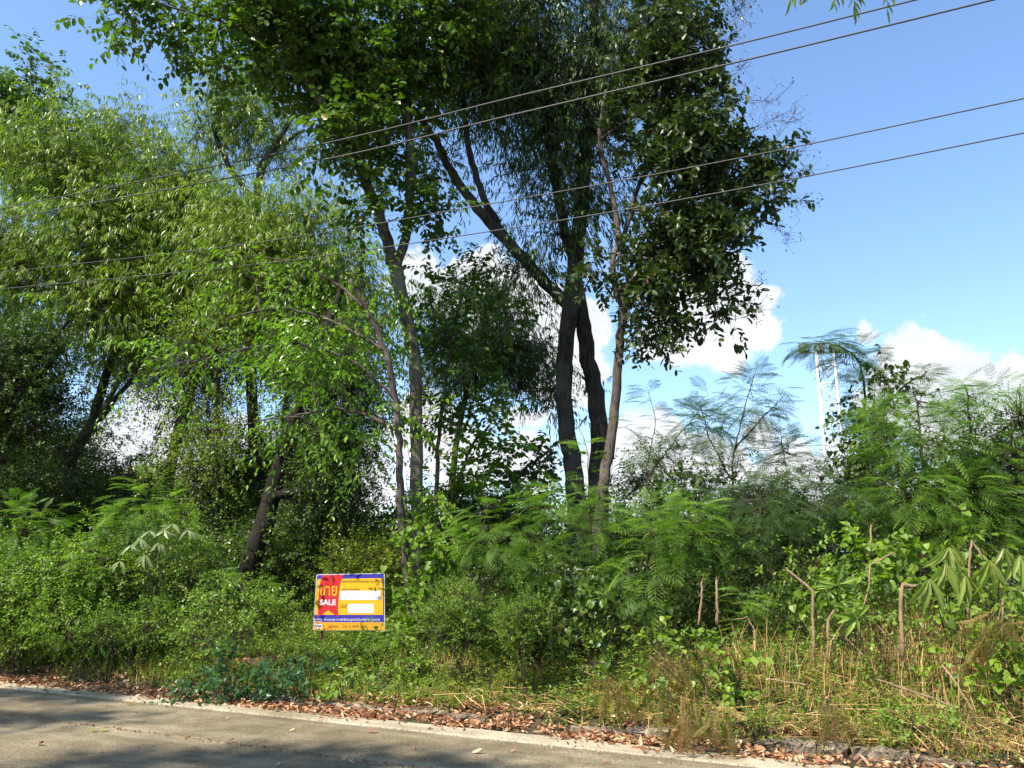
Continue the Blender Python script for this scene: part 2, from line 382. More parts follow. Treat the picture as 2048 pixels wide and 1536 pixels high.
def lt_lance(w=.14, curve=.35):
    ys = [0, .2, .45, .7, .88, 1]; ws = [.1, .6, 1, .8, .4, .02]; V = []; T = []
    for y, q in zip(ys, ws):
        z = -curve*y*y
        V += [(-w*q, y, z+.05*q), (0, y, z), (w*q, y, z+.05*q)]
    for k in range(len(ys)-1):
        a = 3*k; T += [(a, a+1, a+4), (a, a+4, a+3), (a+1, a+2, a+5), (a+1, a+5, a+4)]
    return np.array(V), np.array(T)
def frond(hi=True, pairs=8, curve=.35, plen=.34, ang=58, seed=0, droop=.25, nl=14):
    r = np.random.default_rng(seed); V = []; T = []
    ys = np.linspace(0, 1, 7); pts = np.array([(0, y*(1-curve*.15*y), -curve*y*y) for y in ys])
    for k in range(len(ys)-1):
        n = len(V); w = .008*(1-k/8)
        V += [pts[k]+(-w, 0, 0), pts[k]+(w, 0, 0), pts[k+1]+(w*.8, 0, 0), pts[k+1]+(-w*.8, 0, 0)]; T += [(n, n+1, n+2), (n, n+2, n+3)]
    for i in range(pairs):
        y = .22 + .76*i/(pairs-1); base = np.array([0, y*(1-curve*.15*y), -curve*y*y])
        L = plen*(1-.45*abs(2*(i/(pairs-1))-.9)**1.6)*(.9+.2*r.random())
        for sgn in (-1, 1):
            a = R(ang - 22*i/(pairs-1) + r.uniform(-6, 6)); d = np.array([sgn*math.sin(a), math.cos(a), -.12-.3*y*curve]); 
            m = 3 if not hi else nl
            side = np.cross(d, (0, 0, 1)); side /= np.linalg.norm(side)
            def pp(q): return base + d*L*q + np.array([0, 0, -droop*L*q*q])
            if hi:
                for q in range(m):
                    q0 = .08+.9*q/m; c = pp(q0); c2 = pp(q0+.5/m); ll = L*.17*(1-.35*abs(2*q/m-1))
                    for s2 in (-1, 1):
                        n = len(V); tip = (c+c2)/2 + side*s2*ll + d*ll*.35 + np.array([0, 0, r.uniform(-.25, .1)*ll])
                        V += [c, c2, tip]; T.append((n, n+1, n+2))
            else:
                w = L*.12; n = len(V); a0 = pp(0); a1 = pp(.5); a2 = pp(1)
                V += [a0, a1-side*w, a1+side*w, a2]; T += [(n, n+1, n+2), (n+1, n+3, n+2)]
    return np.array(V), np.array(T)
TM = {'narrow': lt_narrow(.088), 'ov4': lt_ov4(.25), 'ov8': lt_ov8(.25), 'ovw': lt_ov8(.29, a=.3, b=.72), 'oval': lt_ov8(.24, a=.30, b=.74, curve=.1), 'heart': lt_heart(), 'lance': lt_lance(),
      'small': lt_ov4(.28, .04, .1), 'lite': lt_ov8(.22, a=.3, b=.62, curve=.25), 'curl': lt_ov8(.23, .17, -.28),
      'frond': frond(True), 'frond_lo': frond(False, 7), 'frond_mid': frond(True, 7, nl=6)}
FRV = [frond(True, 7+k % 3, .2+.12*k, .32+.02*k, 54+3*k, k) for k in range(5)]
DFRV = [frond(True, 9, .7+.1*k, .30, 30, 20+k, .9, 8) for k in range(3)]

def nrm(a): return a/(np.linalg.norm(a, axis=-1, keepdims=True)+1e-9)
def basis(d, roll, upv=(0, 0, 1)):
    d = nrm(d); upv = np.broadcast_to(np.asarray(upv, float), d.shape)
    x = np.cross(d, upv); bad = np.linalg.norm(x, axis=1) < .05; x[bad] = (1, 0, 0); x = nrm(x); z = np.cross(x, d)
    c = np.cos(roll)[:, None]; s = np.sin(roll)[:, None]
    x2 = x*c + z*s; z2 = -x*s + z*c
    return x2, d, z2
def scatter(mb, tmpl, pos, d, size, roll, rnd, mat=0, upv=(0, 0, 1)):
    if len(pos) == 0: return
    V0, T0 = tmpl; X, Y, Z = basis(d, roll, upv)
    V = pos[:, None] + size[:, None, None]*(V0[None, :, 0, None]*X[:, None] + V0[None, :, 1, None]*Y[:, None] + V0[None, :, 2, None]*Z[:, None])
    n, m = len(pos), len(V0)
    T = (T0[None] + (np.arange(n)*m)[:, None, None]).reshape(-1, 3)
    mb.add(V.reshape(-1, 3), T=T, rnd=np.repeat(rnd, m), mat=mat)
def strips(mb, a, b, w, mat=1, rnd=.5):
    "many thin three-sided twigs between a and b"
    n = len(a); d = nrm(b-a); x, _, z = basis(d, np.zeros(n)); w = np.broadcast_to(np.asarray(w, float), (n,))[:, None]
    c = [x*w, (-.5*x+.87*z)*w, (-.5*x-.87*z)*w]
    V = np.stack([a+c[0], a+c[1], a+c[2], b+c[0]*.5, b+c[1]*.5, b+c[2]*.5], 1).reshape(-1, 3)
    f = np.array([(0, 1, 4, 3), (1, 2, 5, 4), (2, 0, 3, 5)]); Q = (f[None] + (np.arange(n)*6)[:, None, None]).reshape(-1, 4)
    mb.add(V, Q=Q, mat=mat, rnd=rnd)

_cache = {}
def leaf_meshes(key, tmpls, mat, nvar=5):
    k = (key, mat.name)
    if k not in _cache:
        out = []
        for v in range(nvar):
            V0, T0 = tmpls[v % len(tmpls)]
            out.append(MB().add(V0, T=T0, rnd=(v+.5)/nvar*.93).mesh(key, [mat]))
        _cache[k] = out
    return _cache[k]
def place(name, meshes, parent, pos, d, size, roll, upv=(0, 0, 1)):
    rel = pos - np.array([0, 0, CAMH]); f = rel @ FWD; qx = 1024+FPX*rel[:, 0]/f; qy = 768-FPX*(rel @ UP)/f     # the weeds right before the sign were trodden down
    ok = ~((qx > 625) & (qx < 785) & (qy > 1130) & (qy < 1232) & (pos[:, 1] < 12.2)); pos, d, size, roll = pos[ok], d[ok], size[ok], roll[ok]
    X, Y, Z = basis(d, roll, upv); o0 = np.array(parent.location)
    for k in range(len(pos)):
        o = bpy.data.objects.new(name, meshes[int(rng.integers(len(meshes)))]); COL.objects.link(o); o.parent = parent
        p = pos[k]-o0; s = float(size[k]); x, y, z = X[k]*s, Y[k]*s, Z[k]*s
        o.matrix_local = Matrix(((x[0], y[0], z[0], p[0]), (x[1], y[1], z[1], p[1]), (x[2], y[2], z[2], p[2]), (0, 0, 0, 1)))
def inview(pos, m=0):
    rel = pos - np.array([0, 0, CAMH]); f = rel @ FWD; px = 1024+FPX*rel[:, 0]/f; py = 768-FPX*(rel @ UP)/f
    return (f > 0) & (px > -m) & (px < 2048+m) & (py > -m) & (py < 1536+m)

KIND = {   # template, leaf size, leaves per shoot, shoot length, hang, side, planar, mat
 'narrow': dict(t='narrow', s=(.12, .19), n=13, L=(.35, .65), hang=.95, side=.45, planar=False, bend=.8),
 'broad': dict(t='ovw', s=(.10, .165), n=9, L=(.3, .55), hang=.45, side=.9, planar=True, bend=.4),
 'spray': dict(t='lite', s=(.085, .145), n=15, L=(.7, 1.25), hang=.55, side=.9, planar=True, bend=.35),
 'big': dict(t='oval', s=(.11, .18), n=9, L=(.2, .4), hang=.25, side=.9, planar=False, bend=.2),
 'small': dict(t='small', s=(.035, .065), n=14, L=(.25, .5), hang=.2, side=.9, planar=False, bend=.3),
 'bush': dict(t='small', s=(.05, .09), n=12, L=(.25, .5), hang=.2, side=.9, planar=False, bend=.3),
 'heart': dict(t='heart', s=(.06, .12), n=7, L=(.3, .7), hang=.6, side=.8, planar=False, bend=.6),
 'tiny': dict(t='small', s=(.018, .034), n=18, L=(.2, .4), hang=.0, side=.8, planar=False, bend=.1),
}
def shoots(o, d, kind, rscale=1.):
    K = KIND[kind]; M_ = len(o); d = nrm(d); L = rng.uniform(*K['L'], M_)*rscale
    side = np.cross(d, (0, 0, 1)); side = nrm(side + 1e-3); up = np.cross(side, d)
    pos, dr, sz, rnd = [], [], [], []; base = rng.random(M_)*.55; n = K['n']
    ph = rng.random(M_)*6.28
    for k in range(n):
        t = (k+.6+.5*rng.random(M_))/n
        p = o + d*(L*t)[:, None] - np.array([0, 0, 1])*(K['bend']*L*t*t*.6)[:, None]
        if K['planar']: sd_ = side*((-1)**k) + up*rng.normal(0, .25, M_)[:, None]
        else:
            a = ph + 2.4*k; sd_ = side*np.cos(a)[:, None] + up*np.sin(a)[:, None]
        q = sd_*K['side'] + d*.45 + rng.normal(0, .22, (M_, 3)); q[:, 2] -= K['hang']*rng.uniform(.6, 1.5, M_)
        pos.append(p); dr.append(q); sz.append(rng.uniform(*K['s'], M_)*(1-.25*t)); rnd.append(np.clip(base + rng.random(M_)*.45, 0, 1))
    end = o + d*L[:, None] - np.array([0, 0, 1])*(K['bend']*L*.6)[:, None]
    mid = o + d*(L*.5)[:, None] - np.array([0, 0, 1])*(K['bend']*L*.15)[:, None]
    return np.concatenate(pos), np.concatenate(dr), np.concatenate(sz), np.concatenate(rnd), mid, end

def ell(blob):
    px, py, D, rx, ry, rd = blob
    return P(px, py, D), np.array([rx*D/FPX, rd, ry*D/FPX])
def clumps(blob, dens):
    c, r = ell(blob); vol = r[0]*r[1]*r[2]*4.19; n = max(3, int(dens*vol))
    q = nrm(rng.normal(size=(n, 3)))*(rng.random(n)**(1/2.0))[:, None]
    p = c + q*r; k = np.array([mnoise.noise(Vector(v*1.35)) > -.12 for v in p]); k[:2] = True
    return p[k], nrm(q*r + 1e-6)[k], int(k.sum())

_clu = {}
def cluster_meshes(kind, mat, per, spread, upb, rscale, ls, tw, nvar=5):
    key = (kind, mat.name, per, spread, upb, rscale, ls)
    if key not in _clu:
        out = []
        for v in range(nvar):
            mb = MB(); o = rng.normal(0, spread, (per, 3))*np.array([1, 1, .75]); d = nrm(o)*.8 + rng.normal(0, .55, (per, 3)); d[:, 2] += upb
            p, dr, sz, rn, mid, end = shoots(o, d, kind, rscale)
            strips(mb, np.zeros((per, 3)), o, .004, 1)
            strips(mb, o, end*.5+mid*.5, .0025, 1)
            scatter(mb, TM[KIND[kind]['t']], p, dr, sz*ls, rng.normal(0, .6, len(p)), np.where(rn > .96, rn, np.clip(rn*.62+.34*v/(nvar-1), 0, .96)), 0)
            out.append(mb.mesh('leafy_branch', [mat, tw]))
        _clu[key] = out
    return _clu[key]
DS = 1.0
def foliage(root, blobs, kind, mat, dens, per, spread=.32, indiv=0, limbpts=None, twmat=None, upb=.35, name='crown', brr=.014, rscale=1., ls=1., cap=295):
    "the crown: a mesh of side branches carrying leafy branches (sub-parts); the nearest leaves are objects of their own"
    tw = twmat or M['twig']; ms = cluster_meshes(kind, mat, per, spread, upb, rscale, ls, tw)
    C_ = []; Od = []
    for bl in blobs:
        fac = bl[6] if len(bl) > 6 else 1.
        cc, od, n = clumps(bl[:6], dens*fac*DS); C_.append(cc); Od.append(od)
    C_ = np.concatenate(C_); Od = np.concatenate(Od); sc_extra = 1.
    if len(C_) > cap:
        k = rng.permutation(len(C_))[:cap]; sc_extra = (len(C_)/cap)**.28; C_ = C_[k]; Od = Od[k]
    br = MB()
    if limbpts is None: limbpts = np.array([C_.mean(0)])
    for c in C_:
        dd = np.linalg.norm(limbpts - c, axis=1) + 1.2*np.maximum(0, limbpts[:, 2]-c[2]+.3); q = limbpts[int(np.argmin(dd))]
        mid_ = (q+c)/2 + np.array([0, 0, .10*np.linalg.norm(q-c)]) + rng.normal(0, .04, 3)
        pt, rr = catmull([q, mid_, c], [brr, brr*.6, .004], 3); tube(br, pt, rr, 4, cap=False)
    crown = br.build(name, [tw], root, smooth=True)
    o0 = np.array(root.location)
    for c in C_:
        o = bpy.data.objects.new('leafy_branch', ms[int(rng.integers(len(ms)))]); COL.objects.link(o); o.parent = crown
        o.location = tuple(c-o0); o.rotation_euler = (rng.normal(0, .18), rng.normal(0, .18), rng.random()*6.283); f = rng.uniform(.85, 1.2)*sc_extra; o.scale = (f, f, f)
    if indiv:
        dist = np.linalg.norm(C_ - np.array([0, 0, CAMH]), axis=1); dist[~inview(C_, 0)] = 1e9; k = np.argsort(dist)[:int(indiv/KIND[kind]['n']/2)+1]; k = k[dist[k] < 1e8]
        o = np.repeat(C_[k], 2, 0) + rng.normal(0, spread*.6, (2*len(k), 3)); o[:, 1] -= spread; d = np.repeat(Od[k], 2, 0) + rng.normal(0, .4, o.shape) + np.array([0, -.5, upb])
        p, dr, sz, rn, mid, end = shoots(o, d, kind, rscale); mt = MB(); mt_kind = 'stuff'; strips(mt, o, mid, .004, 0); strips(mt, mid, end, .0025, 0); strips(mt, np.repeat(C_[k], 2, 0), o, .005, 0)
        if len(o): mt.build('twigs', [tw], root, kind=mt_kind)
        t = KIND[kind]['t']; p, dr, sz = p[:indiv], dr[:indiv], sz[:indiv]
        place('leaf', leaf_meshes(t+'_leaf', [TM[t]], mat), root, p, dr, sz*ls, rng.normal(0, .6, len(p)))
    return crown

def limbs(root, specs, mat, sides=10, rough=.06):
    "specs: list of (name, [(px,py,D,rad_px)...])"
    pts = []
    for nm, s in specs:
        mb = MB(); pp = [P(a, b, D) for a, b, D, r in s]; rr = [r*D/FPX for a, b, D, r in s]
        q, r_ = catmull(pp, rr, 6)
        q[1:-1] += rng.normal(0, .012, (len(q)-2, 3))
        tube(mb, q, r_, sides if rr[0] > .04 else 6, rough=rough); mb.build(nm, mat, root, smooth=True); pts.append(q)
    return np.concatenate(pts)

# ------------------------------------------------------------------ trees
def tree(name, label, base, specs, bmat, group=None, cat='tree', k=1.):
    specs = [(nm, [(a, b_, c, d*k) for a, b_, c, d in q]) for nm, q in specs]
    b = P(*base); root = empty(name, (b[0], b[1], gz(b[0], b[1]))); tag(root, label, cat, group)
    return root, limbs(root, specs, bmat)

# A forked broad-leaved tree behind the sign
rA, pA = tree('broadleaf_tree', 'tall broad-leaved tree forking in two, just right of the yellow sale sign', (838, 1220, 12.8),
  [('trunk', [(842, 1262, 12.8, 24), (840, 1150, 12.8, 21), (834, 950, 12.8, 19), (832, 750, 12.8, 19), (815, 640, 12.8, 19), (796, 560, 12.8, 21), (790, 515, 12.8, 22)]),
   ('limb', [(786, 530, 12.8, 17), (765, 450, 12.8, 17), (735, 370, 12.7, 16), (690, 280, 12.5, 15), (640, 200, 12.3, 14), (585, 110, 12, 12), (530, 50, 11.8, 10), (480, -30, 11.6, 8)]),
   ('limb', [(795, 530, 12.8, 15), (815, 450, 12.9, 15), (822, 330, 13, 14), (812, 210, 13, 13), (800, 90, 13, 12), (792, -60, 13, 10)]),
   ('limb', [(735, 370, 12.7, 7), (775, 290, 12.6, 6), (795, 200, 12.6, 5), (760, 90, 12.6, 4)]),
   ('limb', [(585, 110, 12, 6), (500, 60, 11.6, 5), (380, 25, 11.3, 4), (280, 0, 11.1, 3)]),
   ('limb', [(640, 200, 12.3, 7), (630, 100, 12.2, 6), (600, -40, 12, 5)])], M['bark'], k=.70)
foliage(rA, [(560, 60, 12.2, 190, 110, 1.3), (700, 230, 12.4, 110, 190, 1.0), (450, 130, 11.8, 90, 80, .8), (330, 35, 11.4, 110, 50, .7, .55), (770, 130, 13, 150, 150, 1.2),
             (720, 420, 12.2, 45, 70, .4), (860, 400, 12.6, 60, 40, .4, .8), (250, 20, 11.2, 45, 25, .4, .6), (900, 60, 13.2, 120, 110, 1, .8), (760, -120, 12.8, 330, 130, 1.6, .45), (800, 330, 13, 40, 60, .4, .6)],
        'broad', M['broad'], 6.8, 17, .30, 300, pA, upb=.1, ls=1.1)

# B sapling with sunlit sprays in front
rB, pB = tree('sapling', 'slender young tree with sunlit drooping leaf sprays left of the forked trunk', (822, 1230, 12.0),
  [('trunk', [(826, 1250, 12.0, 9), (812, 1130, 12.0, 8), (801, 1000, 12.0, 8), (799, 900, 12.0, 7), (790, 800, 12.0, 7), (770, 700, 11.9, 6), (735, 620, 11.8, 5), (700, 560, 11.7, 4)]),
   ('limb', [(770, 700, 11.9, 4), (680, 650, 12.0, 3.4), (560, 615, 11.9, 2.6), (450, 640, 11.8, 1.6)]),
   ('limb', [(790, 800, 12, 4), (700, 720, 12.0, 3.4), (600, 690, 12, 2.8), (480, 700, 11.8, 2), (370, 730, 11.7, 1.4)]),
   ('limb', [(735, 620, 11.8, 4), (660, 560, 12.1, 3), (560, 520, 12, 2), (440, 510, 11.9, 1.2)]),
   ('limb', [(797, 860, 12, 4), (700, 820, 12, 3), (600, 830, 11.8, 2), (490, 850, 11.6, 1.3)])], M['bark_pale'])
foliage(rB, [(560, 600, 11.9, 130, 45, .4), (450, 690, 11.8, 100, 34, .4, .9), (610, 690, 12.1, 140, 70, .5), (470, 530, 11.9, 60, 20, .3, .7), (690, 640, 12.3, 100, 90, .6),
             (650, 770, 12.3, 110, 60, .5), (590, 845, 11.6, 100, 16, .35, .8), (745, 830, 12.3, 65, 75, .4), (400, 720, 11.7, 50, 16, .3, .8), (760, 610, 12.6, 60, 90, .4, .8), (650, 530, 12.3, 80, 35, .4, .8)],
        'spray', M['lit'], 10, 5, .2, 300, pB, upb=-.05, twmat=M['bark_pale'])

# C large triple-stemmed tree with hanging narrow leaves
rC, pC = tree('eucalyptus_tree', 'massive dark trunked tree with hanging narrow leaves in the middle of the photo', (1165, 1040, 15.0),
  [('trunk', [(1160, 1130, 15, 36), (1148, 950, 15, 28), (1132, 850, 15, 26), (1128, 740, 15, 25), (1138, 640, 15, 26), (1150, 540, 15, 27), (1162, 420, 15, 23), (1172, 280, 15, 21), (1184, 120, 15, 18), (1195, -80, 15, 14)]),
   ('trunk', [(1195, 1130, 15.1, 34), (1200, 950, 15.2, 31), (1195, 820, 15.2, 29), (1178, 720, 15.2, 27), (1162, 620, 15.1, 24), (1150, 540, 15.05, 22)]),
   ('limb', [(1135, 610, 15, 20), (1090, 565, 14.9, 20), (1035, 505, 14.7, 19), (965, 430, 14.4, 16), (905, 345, 14.2, 14), (865, 270, 14, 11), (815, 200, 13.9, 8)]),
   ('limb', [(1010, 470, 14.65, 13), (970, 400, 14.6, 12), (940, 310, 14.6, 11), (925, 200, 14.6, 9), (900, 60, 14.6, 7)]),
   ('limb', [(1150, 540, 15, 17), (1125, 440, 14.9, 15), (1105, 330, 14.8, 14), (1085, 200, 14.7, 12), (1060, 60, 14.6, 10), (1045, -60, 14.6, 8)]),
   ('limb', [(1172, 300, 15, 13), (1215, 190, 14.9, 12), (1260, 80, 14.8, 11), (1300, -40, 14.8, 8)])], M['bark_dark'], k=.66)
foliage(rC, [(1040, 60, 14.6, 150, 120, 1.5), (1100, 210, 14.7, 130, 130, 1.3), (1080, 330, 14.6, 80, 110, .8, .9), (1100, 450, 14.5, 55, 80, .5, .8), (1190, 250, 14.7, 70, 110, .7, .8), (1180, 420, 14.6, 35, 60, .4, .7), (950, 150, 14.6, 110, 160, 1.2, .9),
             (1240, 100, 14.9, 120, 120, 1.2, .6), (1230, 330, 14.6, 55, 70, .5, .7), (870, 300, 14.2, 80, 60, .7, .55), (1180, -60, 14.8, 330, 130, 1.8, .5), (1060, 540, 14.4, 55, 35, .3, .7)],
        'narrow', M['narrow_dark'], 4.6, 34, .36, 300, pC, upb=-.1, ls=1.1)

# D thin pale tree with large oval leaves
rD, pD = tree('pale_trunk_tree', 'thin pale-trunked tree with large oval dark leaves and reddish seed twigs', (1212, 1040, 13.6),
  [('trunk', [(1190, 1120, 13.6, 14), (1208, 960, 13.6, 13), (1228, 820, 13.6, 11.5), (1240, 690, 13.6, 10.5), (1246, 610, 13.6, 11), (1240, 580, 13.6, 11)]),
   ('limb', [(1246, 615, 13.6, 8), (1228, 570, 13.55, 7), (1226, 520, 13.5, 7), (1236, 470, 13.5, 7), (1222, 380, 13.4, 6), (1200, 280, 13.3, 5), (1212, 180, 13.3, 4)]),
   ('limb', [(1246, 610, 13.6, 7), (1256, 560, 13.65, 6), (1242, 500, 13.65, 6), (1262, 420, 13.6, 6), (1292, 340, 13.5, 5), (1360, 240, 13.4, 4), (1430, 170, 13.4, 3)]),
   ('limb', [(1262, 420, 13.6, 4), (1330, 420, 13.4, 3.6), (1420, 380, 13.2, 3), (1530, 330, 13, 2)]),
   ('limb', [(1244, 520, 13.6, 4), (1330, 520, 13.4, 3.2), (1400, 560, 13.3, 2.6), (1440, 640, 13.2, 1.8)]),
   ('limb', [(1200, 280, 13.3, 4), (1300, 200, 13.3, 3.5), (1350, 80, 13.3, 3), (1380, -30, 13.3, 2)])], M['bark_pale'], k=.84)
foliage(rD, [(1330, 130, 13.3, 105, 150, 1.1), (1370, 290, 13.2, 110, 110, 1), (1440, 400, 13.2, 120, 90, .9, 1.1), (1530, 340, 13, 50, 80, .5), (1340, 470, 13.4, 100, 90, .8, 1.1), (1400, 540, 13.3, 90, 60, .6),
             (1330, 600, 13.4, 65, 55, .5), (1430, 640, 13.2, 40, 55, .4, .9), (1310, 670, 13.4, 25, 15, .2), (1180, 560, 13.5, 40, 30, .3, .8), (1260, 560, 13.6, 25, 80, .3, .5), (1350, -60, 13.4, 120, 70, 1, .6), (1230, 240, 13.3, 50, 60, .4, .7), (1460, 290, 13.1, 60, 60, .5, .8)],
        'big', M['big'], 12.5, 15, .23, 300, pD, ls=1.12, upb=.0)
# bare reddish seed twigs on its outline
for (x0, y0, x1, y1) in [(1530, 300, 1590, 225), (1540, 330, 1605, 300), (1545, 380, 1618, 340), (1520, 430, 1580, 470), (1430, 100, 1480, 60), (1440, 160, 1490, 130), (1450, 200, 1560, 200), (1440, 600, 1520, 560), (1440, 640, 1520, 620), (1480, 270, 1560, 230), (1440, 30, 1490, 10), (1550, 400, 1615, 400)]:
    mb = MB(); a = P(x0, y0, 13.0); b = P(x1, y1, 12.9); tube(mb, *catmull([a, (a+b)/2+np.array([0, 0, -.06]), b], [.006, .004, .002], 4), 4, cap=False)
    n = 26; t = rng.random(n)**.7; q = a+(b-a)*t[:, None]; e = q + nrm(rng.normal(0, 1, (n, 3))+nrm(b-a)*1.3)*rng.uniform(.08, .34, n)[:, None]
    strips(mb, q, e, .0034, 0); e2 = e + rng.normal(0, .09, (n, 3)); strips(mb, e, e2, .0028, 0)
    scatter(mb, TM['small'], np.repeat(e2, 2, 0) + rng.normal(0, .03, (2*n, 3)), rng.normal(size=(2*n, 3)), rng.uniform(.03, .055, 2*n), np.zeros(2*n), rng.random(2*n), 1)
    mb.build('seed_twig', [M['twig'], M['redtwig']], rD)

# E left-hand woodland: narrow-leaved trees, each its own
def wood(label, base, specs, blobs, kind, mat, dens, per, spread=.36, bm='bark_dark', indiv=0, group=None, name='narrow_leaf_tree', **kw):
    specs = [(nm, [(a, b, c, d*.78) for a, b, c, d in q]) for nm, q in specs]; r, p = tree(name, label, base, specs, M[bm], group); foliage(r, blobs, kind, M[mat], dens, per, spread, indiv, p, **kw); return r
wood('bright green narrow-leaved tree at the left edge, crown crossed by the lower wires', (130, 1130, 20),
     [('trunk', [(110, 1180, 20, 20), (135, 950, 20, 16), (185, 840, 19.8, 13), (215, 740, 19.6, 11), (250, 620, 19.5, 9), (215, 480, 19.5, 7), (150, 350, 19.5, 5)]),
      ('limb', [(165, 880, 19.8, 9), (230, 800, 19.4, 7), (300, 710, 19.2, 5), (340, 640, 19.2, 4)]),
      ('limb', [(250, 620, 19.5, 6), (150, 590, 19, 5), (40, 570, 18.8, 4)]), ('limb', [(215, 480, 19.5, 5), (100, 400, 19.3, 4), (30, 330, 19.2, 3)])],
     [(90, 330, 19.5, 130, 100, 1.6), (70, 500, 18.8, 150, 80, 1.5, 1.1), (190, 600, 18.8, 130, 70, 1.3), (40, 640, 18.8, 90, 60, 1, .8), (200, 430, 19.3, 90, 90, 1.2, .9)], 'narrow', 'narrow', 2.9, 52, .50, rscale=1.1, ls=1.25, upb=.2)
wood('bright green narrow-leaved tree with a rounded top, second tree from the left', (340, 1120, 21),
     [('trunk', [(335, 1150, 21, 15), (340, 940, 21, 12), (365, 830, 21, 11), (395, 720, 21, 10), (370, 580, 21, 8), (320, 450, 21, 6), (270, 330, 21, 4)]),
      ('limb', [(370, 580, 21, 6), (460, 480, 20.6, 5), (470, 380, 20.5, 4)]), ('limb', [(395, 720, 21, 6), (300, 620, 20.6, 5), (230, 590, 20.5, 4), (150, 600, 20.4, 3)])],
     [(240, 290, 21, 90, 70, 1.3), (330, 380, 20.8, 120, 90, 1.5), (400, 470, 20.4, 130, 80, 1.4), (300, 560, 20.3, 150, 80, 1.4, .95), (440, 600, 20.5, 110, 80, 1.2, .8), (330, 680, 20.4, 130, 60, 1.1, .7)], 'narrow', 'narrow', 2.9, 52, .50, rscale=1.1, ls=1.25, upb=.2)
wood('pale green narrow-leaved tree rising behind, under the forked tree\'s left limb', (520, 1100, 20),
     [('trunk', [(515, 1120, 20, 20), (510, 900, 20, 16), (500, 700, 20, 14), (510, 500, 20, 12), (520, 350, 20, 10), (580, 240, 19.8, 7), (600, 170, 19.8, 5)]),
      ('limb', [(510, 400, 20, 8), (455, 330, 19.8, 7), (425, 250, 19.6, 5)]), ('limb', [(515, 340, 20, 6), (545, 300, 20, 5), (610, 260, 20, 4)])],
     [(430, 210, 19.8, 80, 60, 1.1), (500, 230, 20, 100, 80, 1.2), (560, 290, 20, 90, 50, 1, .8), (400, 290, 19.8, 50, 40, .8, .8)], 'narrow', 'narrow', 2.6, 38, .42, rscale=1.1, ls=1.1)
wood('narrow-leaved tree filling the middle left, behind the sunlit sapling', (600, 1100, 19),
     [('trunk', [(640, 1120, 19, 16), (655, 900, 19, 13), (650, 700, 19, 11), (640, 560, 19, 9), (620, 440, 19, 6)]),
      ('limb', [(645, 620, 19, 7), (560, 500, 18.8, 5), (520, 440, 18.7, 4)])],
     [(610, 440, 18.8, 80, 60, .9), (520, 520, 18.6, 120, 90, 1.2, .9), (660, 540, 19, 90, 90, 1.1, .95), (580, 640, 18.6, 150, 90, 1.2, .85), (700, 660, 18.8, 80, 100, 1, .8), (480, 420, 18.8, 60, 50, .8)], 'narrow', 'narrow', 2.9, 52, .50, rscale=1.1, ls=1.25, upb=.2)
wood('broad-leaved tree at the far left edge showing above the narrow-leaved crowns', (20, 1130, 24),
     [('trunk', [(10, 1150, 24, 18), (20, 800, 24, 15), (30, 500, 24, 12), (40, 250, 24, 8)])],
     [(30, 200, 24, 70, 60, 1.5), (80, 170, 24, 25, 40, .8), (20, 290, 24, 100, 60, 1.5), (150, 290, 24, 60, 40, 1, .8), (-60, 240, 24, 80, 90, 1.5, .7)], 'broad', 'broad', 2.2, 26, .42, name='broadleaf_tree', rscale=1.3, ls=1.3)
wood('very dark leafy tree in deep shade at the left edge, at mid height', (-20, 1150, 17),
     [('trunk', [(-60, 1200, 17, 20), (-30, 950, 17, 16), (20, 800, 17, 12), (90, 700, 17, 7), (140, 640, 17, 4)]), ('limb', [(-30, 950, 17, 8), (60, 860, 16.8, 6), (120, 820, 16.8, 4)])],
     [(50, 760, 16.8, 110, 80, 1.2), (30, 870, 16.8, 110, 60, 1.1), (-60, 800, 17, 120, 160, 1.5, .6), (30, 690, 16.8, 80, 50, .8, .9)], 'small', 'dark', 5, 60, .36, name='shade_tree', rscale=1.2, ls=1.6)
# willow-like tree behind the forked trunk
wood('feathery willow-like tree hanging dark foliage between the forked tree and the massive trunks', (940, 1090, 17.5),
     [('trunk', [(900, 1120, 17.5, 11), (905, 950, 17.5, 9), (930, 800, 17.5, 8), (960, 680, 17.5, 6), (980, 590, 17.5, 4)]), ('limb', [(930, 800, 17.5, 5), (1010, 720, 17.3, 4), (1090, 700, 17.2, 3)])],
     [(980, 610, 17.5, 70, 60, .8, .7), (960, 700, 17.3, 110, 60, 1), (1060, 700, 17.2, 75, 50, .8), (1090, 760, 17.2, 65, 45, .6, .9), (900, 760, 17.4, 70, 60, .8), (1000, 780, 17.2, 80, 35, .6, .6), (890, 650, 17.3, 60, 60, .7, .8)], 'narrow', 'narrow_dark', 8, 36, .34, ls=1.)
wood('broad-leaved treelet with dark leaf tufts against the cloud, right beside the forked trunk', (860, 1090, 14),
     [('trunk', [(868, 1200, 14, 7), (872, 1000, 14, 6), (880, 850, 14, 5), (900, 700, 14, 4), (930, 560, 14, 3)]), ('limb', [(885, 800, 14, 3), (950, 720, 13.9, 2.5), (1030, 640, 13.8, 2)]), ('limb', [(890, 760, 14, 3), (870, 650, 14, 2.4), (860, 570, 14, 2)])],
     [(860, 600, 14, 45, 45, .4), (950, 560, 14, 50, 40, .4, .9), (900, 680, 14, 60, 60, .5), (1040, 620, 13.8, 40, 30, .3, .9), (950, 770, 14, 80, 45, .5), (890, 840, 13.9, 60, 50, .5), (990, 820, 13.9, 40, 20, .3, .8)],
     'broad', 'broad', 13, 13, .22, bm='bark', name='broadleaf_treelet', indiv=200)
